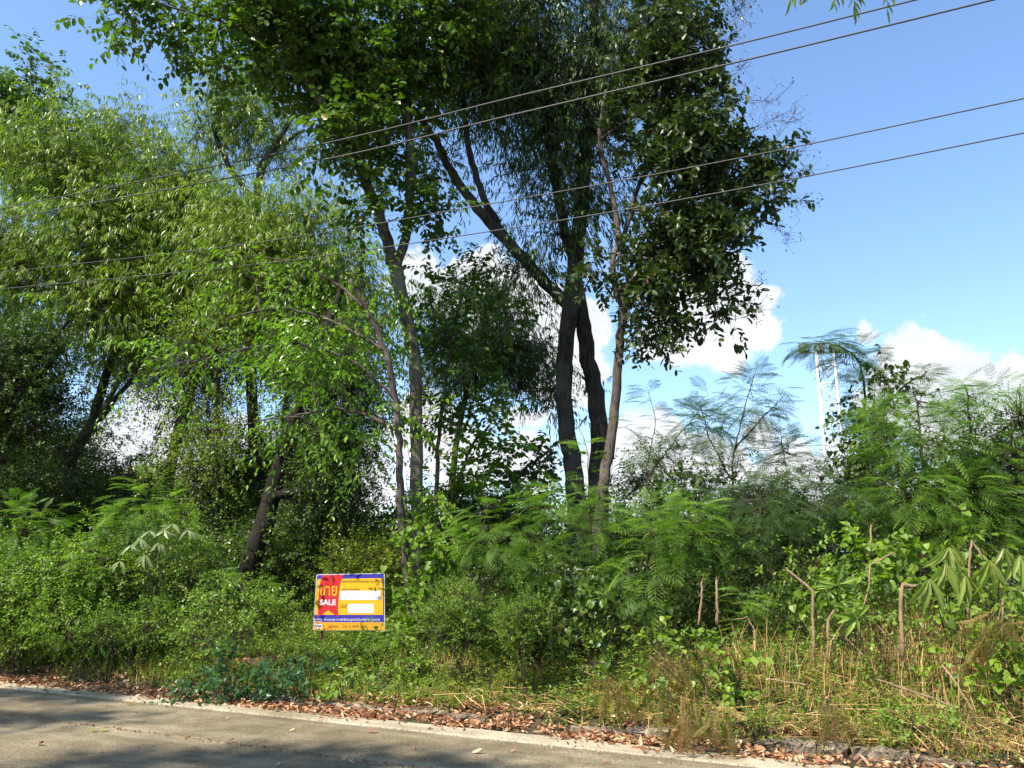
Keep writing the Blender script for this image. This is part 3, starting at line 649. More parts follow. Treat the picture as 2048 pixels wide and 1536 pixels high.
wood('small tree with layered pale leaves in the gap under the willow-like foliage', (950, 1080, 15.5),
     [('trunk', [(905, 1130, 15.5, 6), (915, 990, 15.5, 5), (940, 900, 15.5, 4), (980, 850, 15.5, 3)]), ('limb', [(930, 930, 15.5, 3), (1000, 890, 15.4, 2)])],
     [(985, 850, 15.4, 65, 16, .4), (920, 900, 15.5, 60, 35, .5), (1010, 900, 15.3, 40, 14, .3), (900, 970, 15.5, 60, 45, .5, .9), (960, 960, 15.4, 70, 20, .4, .8)],
     'broad', 'lit', 8, 9, .2, bm='bark', name='layered_tree', indiv=150)
wood('dark leafy tree with an outreaching branch, left of the base of the massive trunks', (1040, 1090, 16.5),
     [('trunk', [(1010, 1130, 16.5, 7), (1020, 1000, 16.5, 6), (1050, 940, 16.5, 4), (1100, 900, 16.5, 3)])],
     [(1090, 915, 16.4, 45, 22, .4), (1030, 960, 16.5, 60, 25, .5), (960, 990, 16.4, 80, 30, .6), (1080, 980, 16.4, 60, 30, .5)], 'broad', 'dark', 8, 12, .22, bm='bark', name='low_tree', indiv=100)
# F leaning rough trunk with a vine curtain
rF, pF = tree('leaning_tree', 'thick dark leaning trunk with a broken stub, left above the yellow sign', (500, 1130, 15.2),
  [('trunk', [(488, 1190, 15.2, 29), (507, 1110, 15.2, 25), (533, 1030, 15.2, 24), (553, 960, 15.2, 22), (572, 890, 15.2, 18), (590, 830, 15.2, 16), (620, 740, 15.3, 15), (660, 640, 15.5, 12), (690, 560, 15.6, 9)]),
   ('broken_stub', [(553, 990, 15.1, 14), (585, 985, 14.95, 10), (612, 980, 14.8, 8)]), ('limb', [(560, 985, 15.1, 8), (585, 1000, 15, 6), (600, 1030, 15, 4)]),
   ('limb', [(590, 830, 15.2, 9), (680, 780, 15.2, 7), (730, 760, 15.2, 5)])], M['bark_rough'], k=.78)
foliage(rF, [(670, 880, 15.3, 90, 80, .7), (700, 970, 15.2, 60, 80, .6, 1.1), (640, 960, 15.5, 60, 70, .5, .7), (600, 720, 15.4, 110, 70, .8, .7), (720, 760, 15.3, 60, 80, .6)], 'small', M['dark'], 11, 45, .3, 0, pF, upb=-.8, ls=1.4)
# vine-clad trees behind, on the left
for k, (lab, bx, D, top, lean) in enumerate([
    ('slim dark tree leaning right, in the woodland gap above the ferny shrub', 345, 19, 720, 60),
    ('vine-wrapped upright tree in the woodland just left of the leaning trunk', 432, 18, 640, 5),
    ('thin dark tree deep in the woodland behind the leaning trunk', 560, 22, 700, 20),
    ('slim tree with hanging vines behind the dark curtain of foliage', 655, 20, 700, -10),
    ('slim diagonal tree at the far left behind the dense bushes', 130, 22, 680, 150)]):
    wood(lab, (bx, 1130, D), [('trunk', [(bx-5, 1160, D, 10), (bx, 950, D, 8), (bx+lean*.5, 820, D, 7), (bx+lean, top, D, 4)])],
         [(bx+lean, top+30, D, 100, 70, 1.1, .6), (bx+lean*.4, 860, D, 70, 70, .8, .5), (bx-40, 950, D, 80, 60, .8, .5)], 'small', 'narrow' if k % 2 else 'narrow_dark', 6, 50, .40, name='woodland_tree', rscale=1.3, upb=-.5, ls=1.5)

# ------------------------------------------------------------------ leucaena (feathery) plants
def frondy(name, label, base, stems, n, size=(.24, .38), mat='frond', indiv=250, cat='shrub', blobs=None, group=None, hang=.1, smat='twig', stemr=.012):
    """stems: polylines of (px,py,D); fronds alternate along their upper two thirds and on side twigs"""
    if isinstance(base, tuple) and len(base) == 3: b = P(*base)
    else: b = np.array(base)
    root = empty(name, (b[0], b[1], gz(b[0], b[1]))); tag(root, label, cat, group)
    pos = []; dr = []; limb = []
    for st in stems:
        mb = MB(); pts = [P(*q) for q in st]; pts[0] = np.array([pts[0][0], pts[0][1], min(pts[0][2], gz(pts[0][0], pts[0][1])-.02)]) if st[0][1] > 1040 else pts[0]
        r0 = stemr; q, rr = catmull(pts, list(np.linspace(r0, r0*.25, len(pts))), 6); q[1:-1] += rng.normal(0, .01, (len(q)-2, 3))
        rr[-1] = .0015; tube(mb, q, rr, 6); mb.build('stem', M[smat], root, smooth=True); limb.append(q)
        if n:
            m = n//len(stems); tt = rng.uniform(.3, 1, m)**.8
            i = np.clip((tt*(len(q)-1)).astype(int), 0, len(q)-2); p = q[i] + (q[i+1]-q[i])*rng.random((m, 1)); tg = nrm(q[i+1]-q[i])
            a = np.arange(m)*2.4 + rng.random(m); side = np.stack([np.cos(a), np.sin(a)*.8, np.zeros(m)], 1)
            d = side + tg*.5*(tt[:, None]) + np.array([0, 0, .25-hang]); pos.append(p); dr.append(d)
    br = MB(); nb = 0; limb_ = np.concatenate(limb) if limb else np.zeros((0, 3))
    for bl in (blobs or []):
        c, r = ell(bl[:6]); m = int(bl[6]*2.3); q = nrm(rng.normal(size=(m, 3)))*(rng.random(m)**(1/2.6))[:, None]
        p = c+q*r; kk = np.array([mnoise.noise(Vector(v*1.6)) > -.2 for v in p]); kk[0] = True; p = p[kk]; q = q[kk]; m = len(p)
        d = nrm(q*r)*1.0 + rng.normal(0, .35, (m, 3)); d[:, 2] = d[:, 2]*.6 + .15 - hang; pos.append(p); dr.append(d)
        if len(limb_):
            for c_ in p[::4]:
                dd = np.linalg.norm(limb_-c_, axis=1); o_ = limb_[int(np.argmin(dd))]
                tube(br, *catmull([o_, (o_+c_)/2+rng.normal(0, .05, 3)-np.array([0, 0, .05]), c_], [.007, .005, .003], 3), 4, cap=False); nb += 1
    pos = np.concatenate(pos); dr = np.concatenate(dr); k = len(pos); sz = rng.uniform(*size, k); roll = rng.normal(0, .25, k); rn = rng.random(k)*.95
    vis = np.linalg.norm(pos-np.array([0, 0, CAMH]), axis=1); vis[~inview(pos, 40)] = 1e9
    idx = np.argsort(vis)[:indiv]; idx = idx[vis[idx] < 1e8]; msk = np.ones(k, bool); msk[idx] = False
    place('frond', leaf_meshes('frond', FRV, M[mat]), root, pos[idx], dr[idx], sz[idx], roll[idx])
    mb = MB()
    if msk.sum(): scatter(mb, TM['frond_mid'], pos[msk], dr[msk], sz[msk], roll[msk], rn[msk], 0); mb.build('fronds', [M[mat]], root, kind='stuff')
    if nb: br.build('side_twigs', [M[smat]], root, kind='stuff')
    return root

frondy('feathery_shrub', 'large feathery-leaved shrub in front of the massive dark trunks', (1060, 1250, 11.6),
       [[(1040, 1290, 11.6), (1000, 1150, 11.5), (970, 1020, 11.3)], [(1060, 1290, 11.6), (1080, 1100, 11.4), (1110, 960, 11.2)], [(1080, 1290, 11.6), (1150, 1120, 11.4), (1200, 980, 11.2)], [(1100, 1290, 11.7), (1200, 1150, 11.6), (1290, 1040, 11.5)], [(1180, 1060, 11.3), (1178, 960, 11.2), (1168, 880, 11.2)]],
       100, blobs=[(1040, 1060, 11.4, 130, 70, .8, 130), (1150, 1020, 11.5, 100, 60, .8, 110), (960, 1110, 11.2, 90, 60, .6, 70), (1230, 1060, 11.6, 80, 70, .7, 80), (1100, 1140, 11.4, 170, 60, .7, 130), (1000, 1190, 11.4, 110, 40, .5, 50)], indiv=300)
frondy('feathery_shrub', 'feathery shrub with bright drooping fronds right of the thin pale trunk', (1330, 1270, 10.6),
       [[(1330, 1330, 10.6), (1320, 1180, 10.5), (1300, 1050, 10.4)], [(1340, 1330, 10.6), (1370, 1150, 10.5), (1400, 1010, 10.4)]],
       50, blobs=[(1310, 1090, 10.4, 60, 90, .5, 90), (1380, 1060, 10.7, 70, 60, .6, 60), (1300, 1150, 10.3, 60, 60, .4, 40)])
frondy('feathery_shrub', 'low feathery shrub below the tall lattice mast', (1560, 1220, 11.5),
       [[(1560, 1290, 11.5), (1540, 1130, 11.4), (1520, 1000, 11.4)], [(1570, 1290, 11.5), (1610, 1130, 11.4), (1640, 1020, 11.4)]],
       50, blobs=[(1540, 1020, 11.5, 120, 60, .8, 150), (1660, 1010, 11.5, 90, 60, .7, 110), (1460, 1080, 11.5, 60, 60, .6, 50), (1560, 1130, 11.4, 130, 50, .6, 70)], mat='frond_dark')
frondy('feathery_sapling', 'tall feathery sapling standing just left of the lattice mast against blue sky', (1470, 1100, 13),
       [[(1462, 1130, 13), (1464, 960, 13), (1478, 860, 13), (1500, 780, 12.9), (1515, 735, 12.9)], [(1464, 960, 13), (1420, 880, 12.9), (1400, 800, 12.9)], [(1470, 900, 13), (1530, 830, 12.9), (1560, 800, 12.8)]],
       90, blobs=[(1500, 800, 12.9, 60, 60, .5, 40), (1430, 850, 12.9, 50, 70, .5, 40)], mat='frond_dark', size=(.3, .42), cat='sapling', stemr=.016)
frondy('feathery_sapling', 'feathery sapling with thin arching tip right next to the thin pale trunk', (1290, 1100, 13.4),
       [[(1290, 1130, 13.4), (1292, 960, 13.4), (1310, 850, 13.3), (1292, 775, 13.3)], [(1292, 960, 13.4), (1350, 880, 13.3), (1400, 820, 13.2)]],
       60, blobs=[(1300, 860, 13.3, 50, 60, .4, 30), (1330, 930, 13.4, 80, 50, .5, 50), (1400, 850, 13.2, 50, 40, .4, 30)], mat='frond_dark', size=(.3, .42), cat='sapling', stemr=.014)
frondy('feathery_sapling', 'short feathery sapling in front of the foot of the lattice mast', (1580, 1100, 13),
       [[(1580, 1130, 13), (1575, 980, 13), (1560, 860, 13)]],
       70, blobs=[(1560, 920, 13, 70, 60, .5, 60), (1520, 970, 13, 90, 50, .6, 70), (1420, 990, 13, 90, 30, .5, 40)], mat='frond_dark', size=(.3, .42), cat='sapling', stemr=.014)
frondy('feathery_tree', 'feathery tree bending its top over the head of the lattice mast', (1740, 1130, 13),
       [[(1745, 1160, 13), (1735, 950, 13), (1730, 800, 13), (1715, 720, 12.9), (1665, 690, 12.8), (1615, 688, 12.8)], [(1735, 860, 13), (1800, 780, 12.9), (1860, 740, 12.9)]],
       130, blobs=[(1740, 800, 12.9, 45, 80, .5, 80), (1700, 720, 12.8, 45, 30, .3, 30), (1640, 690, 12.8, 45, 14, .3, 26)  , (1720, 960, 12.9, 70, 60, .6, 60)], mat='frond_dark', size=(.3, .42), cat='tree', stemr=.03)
frondy('feathery_tree', 'broad feathery tree with sunlit tiers of fronds at the right edge', (1880, 1200, 11),
       [[(1860, 1260, 11), (1850, 1000, 11), (1840, 850, 11), (1830, 790, 11)], [(1880, 1260, 11), (1920, 1000, 11), (1940, 860, 11), (1930, 770, 11)], [(1870, 1100, 11), (1800, 950, 10.8), (1760, 860, 10.8)], [(1900, 1100, 11), (2000, 950, 10.9), (2040, 830, 10.9)]],
       160, blobs=[(1850, 880, 11, 110, 70, .8, 130), (1960, 880, 11.2, 100, 90, .9, 150), (1800, 990, 10.8, 90, 60, .7, 90), (1900, 1000, 10.8, 130, 60, .7, 120), (2040, 980, 11, 80, 110, .9, 110), (1900, 1080, 10.7, 150, 40, .6, 80), (1860, 800, 11, 110, 32, .6, 90), (1990, 800, 11.1, 70, 40, .6, 60), (1770, 850, 11, 50, 50, .5, 50), (2120, 900, 11.2, 80, 130, .9, 60)], indiv=300, cat='tree', stemr=.03)
frondy('feathery_shrub', 'feathery shrub at the left with bright stepped fronds beside the bushes', (300, 1180, 13.4),
       [[(330, 1210, 13.4), (310, 1080, 13.3), (285, 960, 13.2)], [(335, 1210, 13.4), (360, 1080, 13.3), (350, 980, 13.3)], [(330, 1180, 13.4), (270, 1080, 13.2), (240, 1010, 13.1)]],
       80, blobs=[(290, 1010, 13.2, 60, 60, .5, 50), (340, 1060, 13.3, 70, 50, .5, 50), (250, 1060, 13.1, 50, 40, .4, 24)])
frondy('feathery_shrub', 'feathery shrub with fine fronds at the far left edge behind the bushes', (60, 1200, 13.8),
       [[(60, 1230, 13.8), (50, 1100, 13.7), (50, 1010, 13.6)], [(70, 1230, 13.8), (90, 1120, 13.6), (110, 1050, 13.5)]],
       60, blobs=[(50, 1060, 13.6, 70, 60, .6, 60), (20, 1130, 13.6, 60, 50, .5, 30)])
for (bx, by, D, hh, lab) in [(505, 1200, 13.2, 50, 'small feathery seedling right below the leaning trunk'), (170, 1200, 12.4, 90, 'young feathery plant among the dense bushes at lower left'), (430, 1180, 12.6, 40, 'tiny feathery seedling left of the leaning trunk foot'),
                             (1000, 1300, 10.3, 70, 'young feathery plant right of the pale herb below the sign'), (760, 1290, 11, 40, 'feathery seedling growing right under the sale sign'), (1480, 1250, 9.8, 70, 'young feathery plant left of the snapped tan stalks')]:
    frondy('seedling', lab, (bx, by, D), [[(bx, by+60, D), (bx-4, by, D), (bx+5, by-hh, D-.1)], [(bx, by+50, D), (bx+20, by-10, D), (bx+34, by-hh*.7, D-.1)]], 30, size=(.2, .32), cat='plant', stemr=.006, smat='greenstem')

# ------------------------------------------------------------------ bushes
def bush(name, label, base, blobs, kind, mat, dens, per, spread=.16, cat='bush', group=None, indiv=0, stems=5, sm='twig', upb=.4, rscale=.8, ls=1.):
    b = P(*base); g = gz(b[0], b[1]); root = empty(name, (b[0], b[1], g)); tag(root, label, cat, group)
    mb = MB(); pts = []
    for k in range(stems):
        bl = blobs[k % len(blobs)]; c, r = ell(bl[:6]); e = c + rng.uniform(-.5, .5, 3)*r; s = np.array([b[0]+rng.normal(0, .1), b[1]+rng.normal(0, .1), g-.03])
        q, rr = catmull([s, (s+e)/2+rng.normal(0, .06, 3), e], [.012, .009, .004], 5); m1 = MB(); tube(m1, q, rr, 5); m1.build('stem', M[sm], root, smooth=True); pts.append(q)
    foliage(root, blobs, kind, M[mat], dens, per, spread, indiv, np.concatenate(pts), upb=upb, rscale=rscale, brr=.006, name='foliage', ls=ls)
    return root
bush('round_bush', 'rounded yellow-green bush directly behind the sale sign', (740, 1200, 13.4), [(740, 1125, 13.4, 75, 45, .6), (690, 1160, 13.2, 60, 40, .5), (790, 1140, 13.3, 40, 40, .4)], 'small', 'yellow', 40, 22)
bush('leafy_bush', 'dense sunlit bush at lower left, largest of the bushes there', (280, 1300, 12.2), [(170, 1160, 12.9, 110, 75, .8), (260, 1160, 12.6, 80, 60, .7), (110, 1205, 12.8, 100, 50, .6), (340, 1140, 12.9, 60, 45, .6, .7), (200, 1100, 13.1, 70, 40, .5, .7)], 'bush', 'bush', 26, 15, .2, stems=8, ls=.9)
bush('leafy_bush', 'dense dark bush at the bottom left corner of the woodland', (40, 1300, 12.6), [(20, 1200, 13, 80, 65, .7), (-60, 1180, 13.2, 80, 90, .8), (60, 1140, 13.4, 60, 50, .6, .8)], 'small', 'bush', 22, 32, .24, stems=6, ls=1.1)
bush('leafy_bush', 'low bright bush beside the sign on its left', (440, 1320, 11), [(440, 1215, 11.4, 80, 45, .5), (390, 1250, 11.2, 55, 40, .4), (510, 1235, 11.5, 50, 35, .4, .7), (470, 1275, 11.0, 70, 26, .35, .8)], 'bush', 'weed', 44, 12, .15, stems=7, ls=.75)
bush('leafy_bush', 'loose bush with larger leaves under the leaning trunk', (420, 1180, 14), [(400, 1130, 14.2, 70, 40, .6), (360, 1070, 14.4, 55, 40, .6)], 'bush', 'bush', 16, 16, .22, stems=5)
bush('columnar_bush', 'upright column of tiny pale leaves right of the sign, on bare stems', (1045, 1340, 9.6), [(1045, 1225, 9.6, 32, 50, .22), (1030, 1260, 9.6, 24, 36, .16), (1062, 1260, 9.6, 20, 34, .14)], 'tiny', 'bush', 200, 26, .07, stems=4, rscale=.6)
bush('pale_herb', 'pale feathery herb with grey-green tufts between the trunk and the columnar bush', (910, 1330, 10.2), [(905, 1215, 10.3, 45, 50, .3), (885, 1260, 10.2, 30, 40, .2), (940, 1260, 10.2, 30, 36, .2)], 'tiny', 'weed', 120, 28, .09, stems=5, cat='plant', rscale=.6)
bush('heart_leaf_vine', 'big heart-leaved vine climbing in the shade right of the columnar bush', (1200, 1330, 10.2), [(1150, 1230, 10.5, 110, 50, .4), (1240, 1230, 10.3, 60, 60, .3), (1120, 1160, 10.8, 60, 40, .3, .7)], 'heart', 'broad', 22, 6, .14, cat='vine', indiv=250, upb=-.2)
bush('heart_leaf_vine', 'broad-leaved vine covering the foot of the forked trunk', (870, 1290, 11.8), [(880, 1090, 11.9, 45, 70, .4), (860, 1180, 11.8, 45, 60, .3), (900, 1150, 11.8, 40, 60, .3), (850, 1010, 12.2, 40, 40, .3)], 'heart', 'bush', 34, 7, .15, cat='vine', indiv=280, upb=-.3)
bush('heart_leaf_vine', 'leafy vine on the dark bushes right of centre, below the saplings', (1400, 1200, 11.8), [(1390, 1060, 11.9, 70, 50, .5), (1370, 970, 12.2, 60, 40, .4), (1430, 1110, 11.8, 70, 50, .4)], 'heart', 'broad', 28, 8, .16, cat='vine', indiv=250, upb=-.2)
bush('heart_leaf_vine', 'climbing vine wrapping the bent feathery tree below the mast head', (1745, 1150, 12.9), [(1765, 760, 12.8, 45, 35, .35), (1745, 850, 12.8, 35, 60, .3), (1745, 950, 12.9, 40, 60, .35)], 'heart', 'dark', 40, 8, .14, cat='vine', indiv=200, upb=-.3, stems=4)
bush('heart_leaf_vine', 'bright heart-leaved vine sprawling over the dry stalks at the right', (1800, 1230, 9.5), [(1830, 1130, 9.8, 120, 50, .5), (1960, 1200, 9.0, 100, 60, .5), (1740, 1100, 10, 70, 50, .4), (1700, 1200, 9.6, 60, 40, .4, .6), (2020, 1280, 8.4, 60, 60, .4)], 'heart', 'bush', 20, 7, .18, cat='vine', indiv=300, upb=0)
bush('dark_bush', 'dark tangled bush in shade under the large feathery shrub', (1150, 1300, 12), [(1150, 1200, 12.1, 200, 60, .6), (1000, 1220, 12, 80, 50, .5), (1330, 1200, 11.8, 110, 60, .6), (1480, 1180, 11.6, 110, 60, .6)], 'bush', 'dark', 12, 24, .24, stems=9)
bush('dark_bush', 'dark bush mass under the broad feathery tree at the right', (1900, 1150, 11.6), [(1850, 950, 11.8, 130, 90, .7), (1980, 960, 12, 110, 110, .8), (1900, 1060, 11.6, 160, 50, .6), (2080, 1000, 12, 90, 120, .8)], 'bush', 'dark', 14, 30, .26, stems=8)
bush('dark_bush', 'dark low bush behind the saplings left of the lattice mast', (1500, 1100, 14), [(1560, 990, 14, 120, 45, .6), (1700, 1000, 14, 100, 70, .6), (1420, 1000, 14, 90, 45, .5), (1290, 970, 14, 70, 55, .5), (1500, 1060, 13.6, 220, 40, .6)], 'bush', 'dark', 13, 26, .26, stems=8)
bush('sprawling_creeper', 'dark bluish creeper with hanging oval leaves spilling onto the road edge', (500, 1350, 10.6), [(420, 1372, 10.7, 50, 9, .2), (510, 1350, 10.4, 60, 22, .25), (570, 1325, 10.4, 45, 22, .25), (460, 1340, 10.8, 60, 14, .25)], 'bush', 'herb', 90, 6, .09, cat='creeper', indiv=300, upb=0, rscale=.75, ls=1.25)
# knee-high weeds along the verge, each clump a plant
for (px, py, rx, ry, kind, mat, lab) in [
    (60, 1285, 60, 22, 'small', 'bush', 'low green weed clump at the far left, next to the leaf litter'), (180, 1290, 60, 20, 'small', 'weed', 'low green weed clump under the largest lower left bush'),
    (270, 1310, 55, 16, 'small', 'bush', 'small weed clump left of the bluish creeper'), (345, 1290, 55, 26, 'tiny', 'weed', 'fine-leaved weed clump above the bluish creeper'),
    (620, 1290, 50, 26, 'small', 'weed', 'bright weed clump in front of the left stake of the sign'), (690, 1320, 60, 30, 'small', 'bush', 'bright weed clump below the sign, biggest there'),
    (770, 1300, 55, 30, 'bush', 'weed', 'larger-leaved weed clump below the right corner of the sign'), (700, 1375, 36, 16, 'heart', 'weed', 'small yellow-green weed rooted in the leaf litter below the sign'),
    (840, 1345, 55, 24, 'small', 'bush', 'weed clump below the foot of the forked trunk'), (930, 1370, 60, 20, 'tiny', 'grass', 'brownish fine weed clump below the pale herb'),
    (1030, 1370, 60, 22, 'tiny', 'yellow', 'yellowish fine weed clump below the columnar bush'), (1215, 1350, 50, 30, 'small', 'weed', 'bright weed clump at the left end of the dark gap'),
    (1150, 1420, 30, 18, 'small', 'weed', 'small weed growing out of the broken kerb'), (1290, 1370, 50, 26, 'heart', 'bush', 'vine-like weed clump among the dead sprays'),
    (1440, 1380, 60, 26, 'heart', 'weed', 'heart-leaved weed clump in the middle of the right verge'), (1560, 1330, 50, 22, 'small', 'weed', 'weed clump left of the tall snapped stalk'),
    (1510, 1450, 50, 16, 'tiny', 'weed', 'fine weed clump close to the road at right'), (1860, 1460, 60, 16, 'small', 'weed', 'small weed clump in the dry grass at the lower right'),
    (2010, 1400, 50, 30, 'heart', 'bush', 'heart-leaved weed clump at the right edge above the dry grass'), (1660, 1290, 60, 30, 'bush', 'weed', 'weed clump around the forked stub')]:
    g = GT(px, py+ry); D = g[1]
    bush('weed', lab, (px, py+ry, D), [(px, py, D, rx, ry*1.15, .28)], kind, mat, {'tiny': 200, 'small': 110, 'bush': 90, 'heart': 80}[kind], {'tiny': 18, 'small': 14, 'bush': 7, 'heart': 3}[kind], .11, cat='weed', stems=4, sm='greenstem', rscale=.6, indiv=60 if kind in ('bush', 'heart') else 0)
bush('vine_mound', 'mound of green creepers in front of the short pair of stalks', (1400, 1370, 9.0), [(1310, 1300, 9.2, 55, 38, .35), (1450, 1320, 8.9, 65, 34, .35), (1380, 1340, 8.8, 60, 30, .3)], 'heart', 'weed', 34, 5, .16, cat='creeper', indiv=200, upb=0, stems=6, ls=.8, sm='stalk')
bush('vine_mound', 'tangle of small-leaved creepers around the thick bent stalk', (1790, 1330, 8.6), [(1760, 1260, 8.8, 60, 45, .35), (1850, 1270, 8.6, 55, 45, .3), (1700, 1285, 8.9, 50, 28, .3, .7)], 'bush', 'weed', 40, 7, .16, cat='creeper', indiv=200, upb=.1, stems=7, ls=.8, sm='stalk')
bush('vine_mound', 'leafy creeper heap at the right edge beside the hanging finger-like leaves', (1985, 1380, 8.0), [(1985, 1240, 8.1, 60, 55, .35), (2030, 1310, 8.0, 50, 50, .3), (1940, 1300, 8.2, 40, 40, .3, .7)], 'heart', 'bush', 36, 6, .15, cat='creeper', indiv=200, upb=0, stems=7, ls=.8, sm='stalk')
bush('vine_mound', 'dense leafy creepers between the tall snapped stalk and the short pair of stalks', (1520, 1260, 10.6), [(1500, 1170, 10.8, 80, 45, .4), (1600, 1150, 10.6, 80, 50, .4), (1450, 1130, 11, 60, 40, .4)], 'bush', 'bush', 22, 9, .18, cat='creeper', indiv=200, upb=-.1, stems=6)
bush('shaded_bush', 'thick shaded bush reaching forward on the verge behind the columnar bush', (1100, 1350, 10.3), [(1000, 1255, 10.7, 80, 60, .45), (1120, 1250, 10.5, 90, 65, .45), (1230, 1240, 10.2, 60, 70, .4), (940, 1200, 10.9, 60, 50, .4)], 'bush', 'broad', 20, 13, .2, stems=9, upb=0)
bush('leafy_bush', 'low thick bush filling the verge in front of the largest lower left bush', (220, 1310, 12.0), [(150, 1250, 12.3, 90, 34, .4), (260, 1245, 12.0, 80, 36, .4), (40, 1255, 12.6, 80, 30, .4)], 'small', 'bush', 42, 30, .17, stems=8)
bush('leafy_bush', 'low thick bush between the bluish creeper and the sale sign', (590, 1300, 11.2), [(545, 1240, 11.9, 40, 36, .35), (585, 1300, 11.0, 45, 22, .3)], 'small', 'weed', 60, 26, .14, stems=6)
bush('leafy_bush', 'thick mixed bush behind the dry grass below the tall snapped stalk', (1640, 1290, 9.8), [(1560, 1230, 10.2, 70, 50, .4), (1660, 1220, 10.0, 80, 50, .4), (1760, 1210, 9.8, 60, 50, .4)], 'bush', 'broad', 22, 12, .19, stems=7)
# woodland undergrowth behind (things one can tell apart only as bushes)
for k, (px, py, D, rx, ry, lab) in enumerate([(200, 1080, 19, 160, 70, 'shaded undergrowth bush behind the big lower left bush'), (60, 1020, 20, 120, 70, 'shaded bush deep in the woodland at the left edge'), (420, 1040, 20, 120, 70, 'shaded bush between the ferny shrub and the leaning trunk'),
     (620, 1080, 18, 110, 50, 'shaded bush between the leaning trunk and the round bush'), (900, 1060, 17, 110, 45, 'shaded bush behind the forked trunk foot'), (1060, 1060, 18, 140, 45, 'shaded bush behind the large feathery shrub'),
     (520, 960, 21, 110, 70, 'shaded tall bush deep behind the leaning trunk'), (250, 990, 22, 120, 60, 'shaded tall bush deep behind the stepped ferny shrub'), (40, 920, 22, 100, 70, 'shaded tall bush at the left edge under the dark tree'), (700, 1100, 16.5, 90, 50, 'shaded bush just behind the round yellow-green bush'), (560, 1120, 16.5, 100, 50, 'shaded bush behind the foot of the leaning trunk'), (380, 1130, 17, 120, 50, 'shaded low bush left of the leaning trunk foot'),
     (1330, 1080, 17, 140, 45, 'shaded bush behind the thin pale trunk'), (1600, 1080, 17, 160, 45, 'shaded bush behind the foot of the lattice mast'), (1880, 1080, 17, 160, 50, 'shaded bush behind the broad feathery tree')]):
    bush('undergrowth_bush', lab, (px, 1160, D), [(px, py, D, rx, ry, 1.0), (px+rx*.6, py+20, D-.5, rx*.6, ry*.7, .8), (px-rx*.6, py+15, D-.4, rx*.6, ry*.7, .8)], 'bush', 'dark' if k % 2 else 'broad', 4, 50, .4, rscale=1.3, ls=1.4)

# ------------------------------------------------------------------ palmate plants and stalks
def palmate(label, hubs, base, mat='palm', L=.34, droop=1., group=None):
    b = GT(*base) if len(base) == 2 else P(*base); root = empty('palmate_plant', b); tag(root, label, 'plant', group)
    ms = leaf_meshes('leaflet', [lt_lance(.11, .35), lt_lance(.12, .5), lt_lance(.10, .2)], M[mat])
    for (px, py, D, face, dr) in hubs:
        h = P(px, py, D); q, rr = catmull([b, (b+h)/2+np.array([.02, .05, .12]), h], [.009, .006, .004], 6); m1 = MB(); tube(m1, q, rr, 5); m1.build('leaf_stalk', M['greenstem'], root, smooth=True)
        n = 8; a = np.linspace(-1.9, 1.9, n) + face; d = np.stack([np.sin(a), -.25+.0*a, np.cos(a)*.5 - dr], 1); d += rng.normal(0, .08, d.shape)
        place('leaflet', ms, root, np.repeat(h[None], n, 0), d, L*rng.uniform(.75, 1.1, n)*(1-.25*abs(np.linspace(-1, 1, n))), rng.normal(0, .3, n), upv=(0, -1, .3))
palmate('wilting plant with big drooping finger-like leaves at the right edge', [(1897, 1094, 8.2, 0, 1.1), (1890, 1126, 8.1, 0, 1.6), (1858, 1158, 8.0, 0, 1.4), (1930, 1150, 8.1, .3, 1.4)], (1905, 1330), L=.33)
palmate('second wilting plant with hanging finger-like leaves, rightmost of the two', [(2007, 1096, 8.0, 0, 1.5), (1978, 1120, 7.9, 0, 1.7), (2040, 1110, 8.0, .2, 1.3)], (1995, 1340), L=.33)
palmate('small upright plant with a star of green leaflets between the snapped stalks', [(1672, 1169, 8.6, .3, .2), (1713, 1236, 8.4, -1.2, .1), (1690, 1215, 8.7, 1.2, .3)], (1690, 1330), mat='weed', L=.24)
palmate('plant with pale silvery finger-like leaves in the middle of the left bushes', [(300, 1062, 12.0, -.6, .7), (262, 1090, 12.0, -.4, .8), (240, 1122, 11.9, 0, .9), (345, 1048, 12.1, 0, .6), (318, 1085, 12.0, .3, 1), (282, 1078, 11.9, -.2, .9), (330, 1060, 12.0, .5, .7), (376, 1060, 12.1, .5, .8), (290, 1110, 11.9, .2, 1)], (300, 1240, 12.3), mat='pale', L=.21)

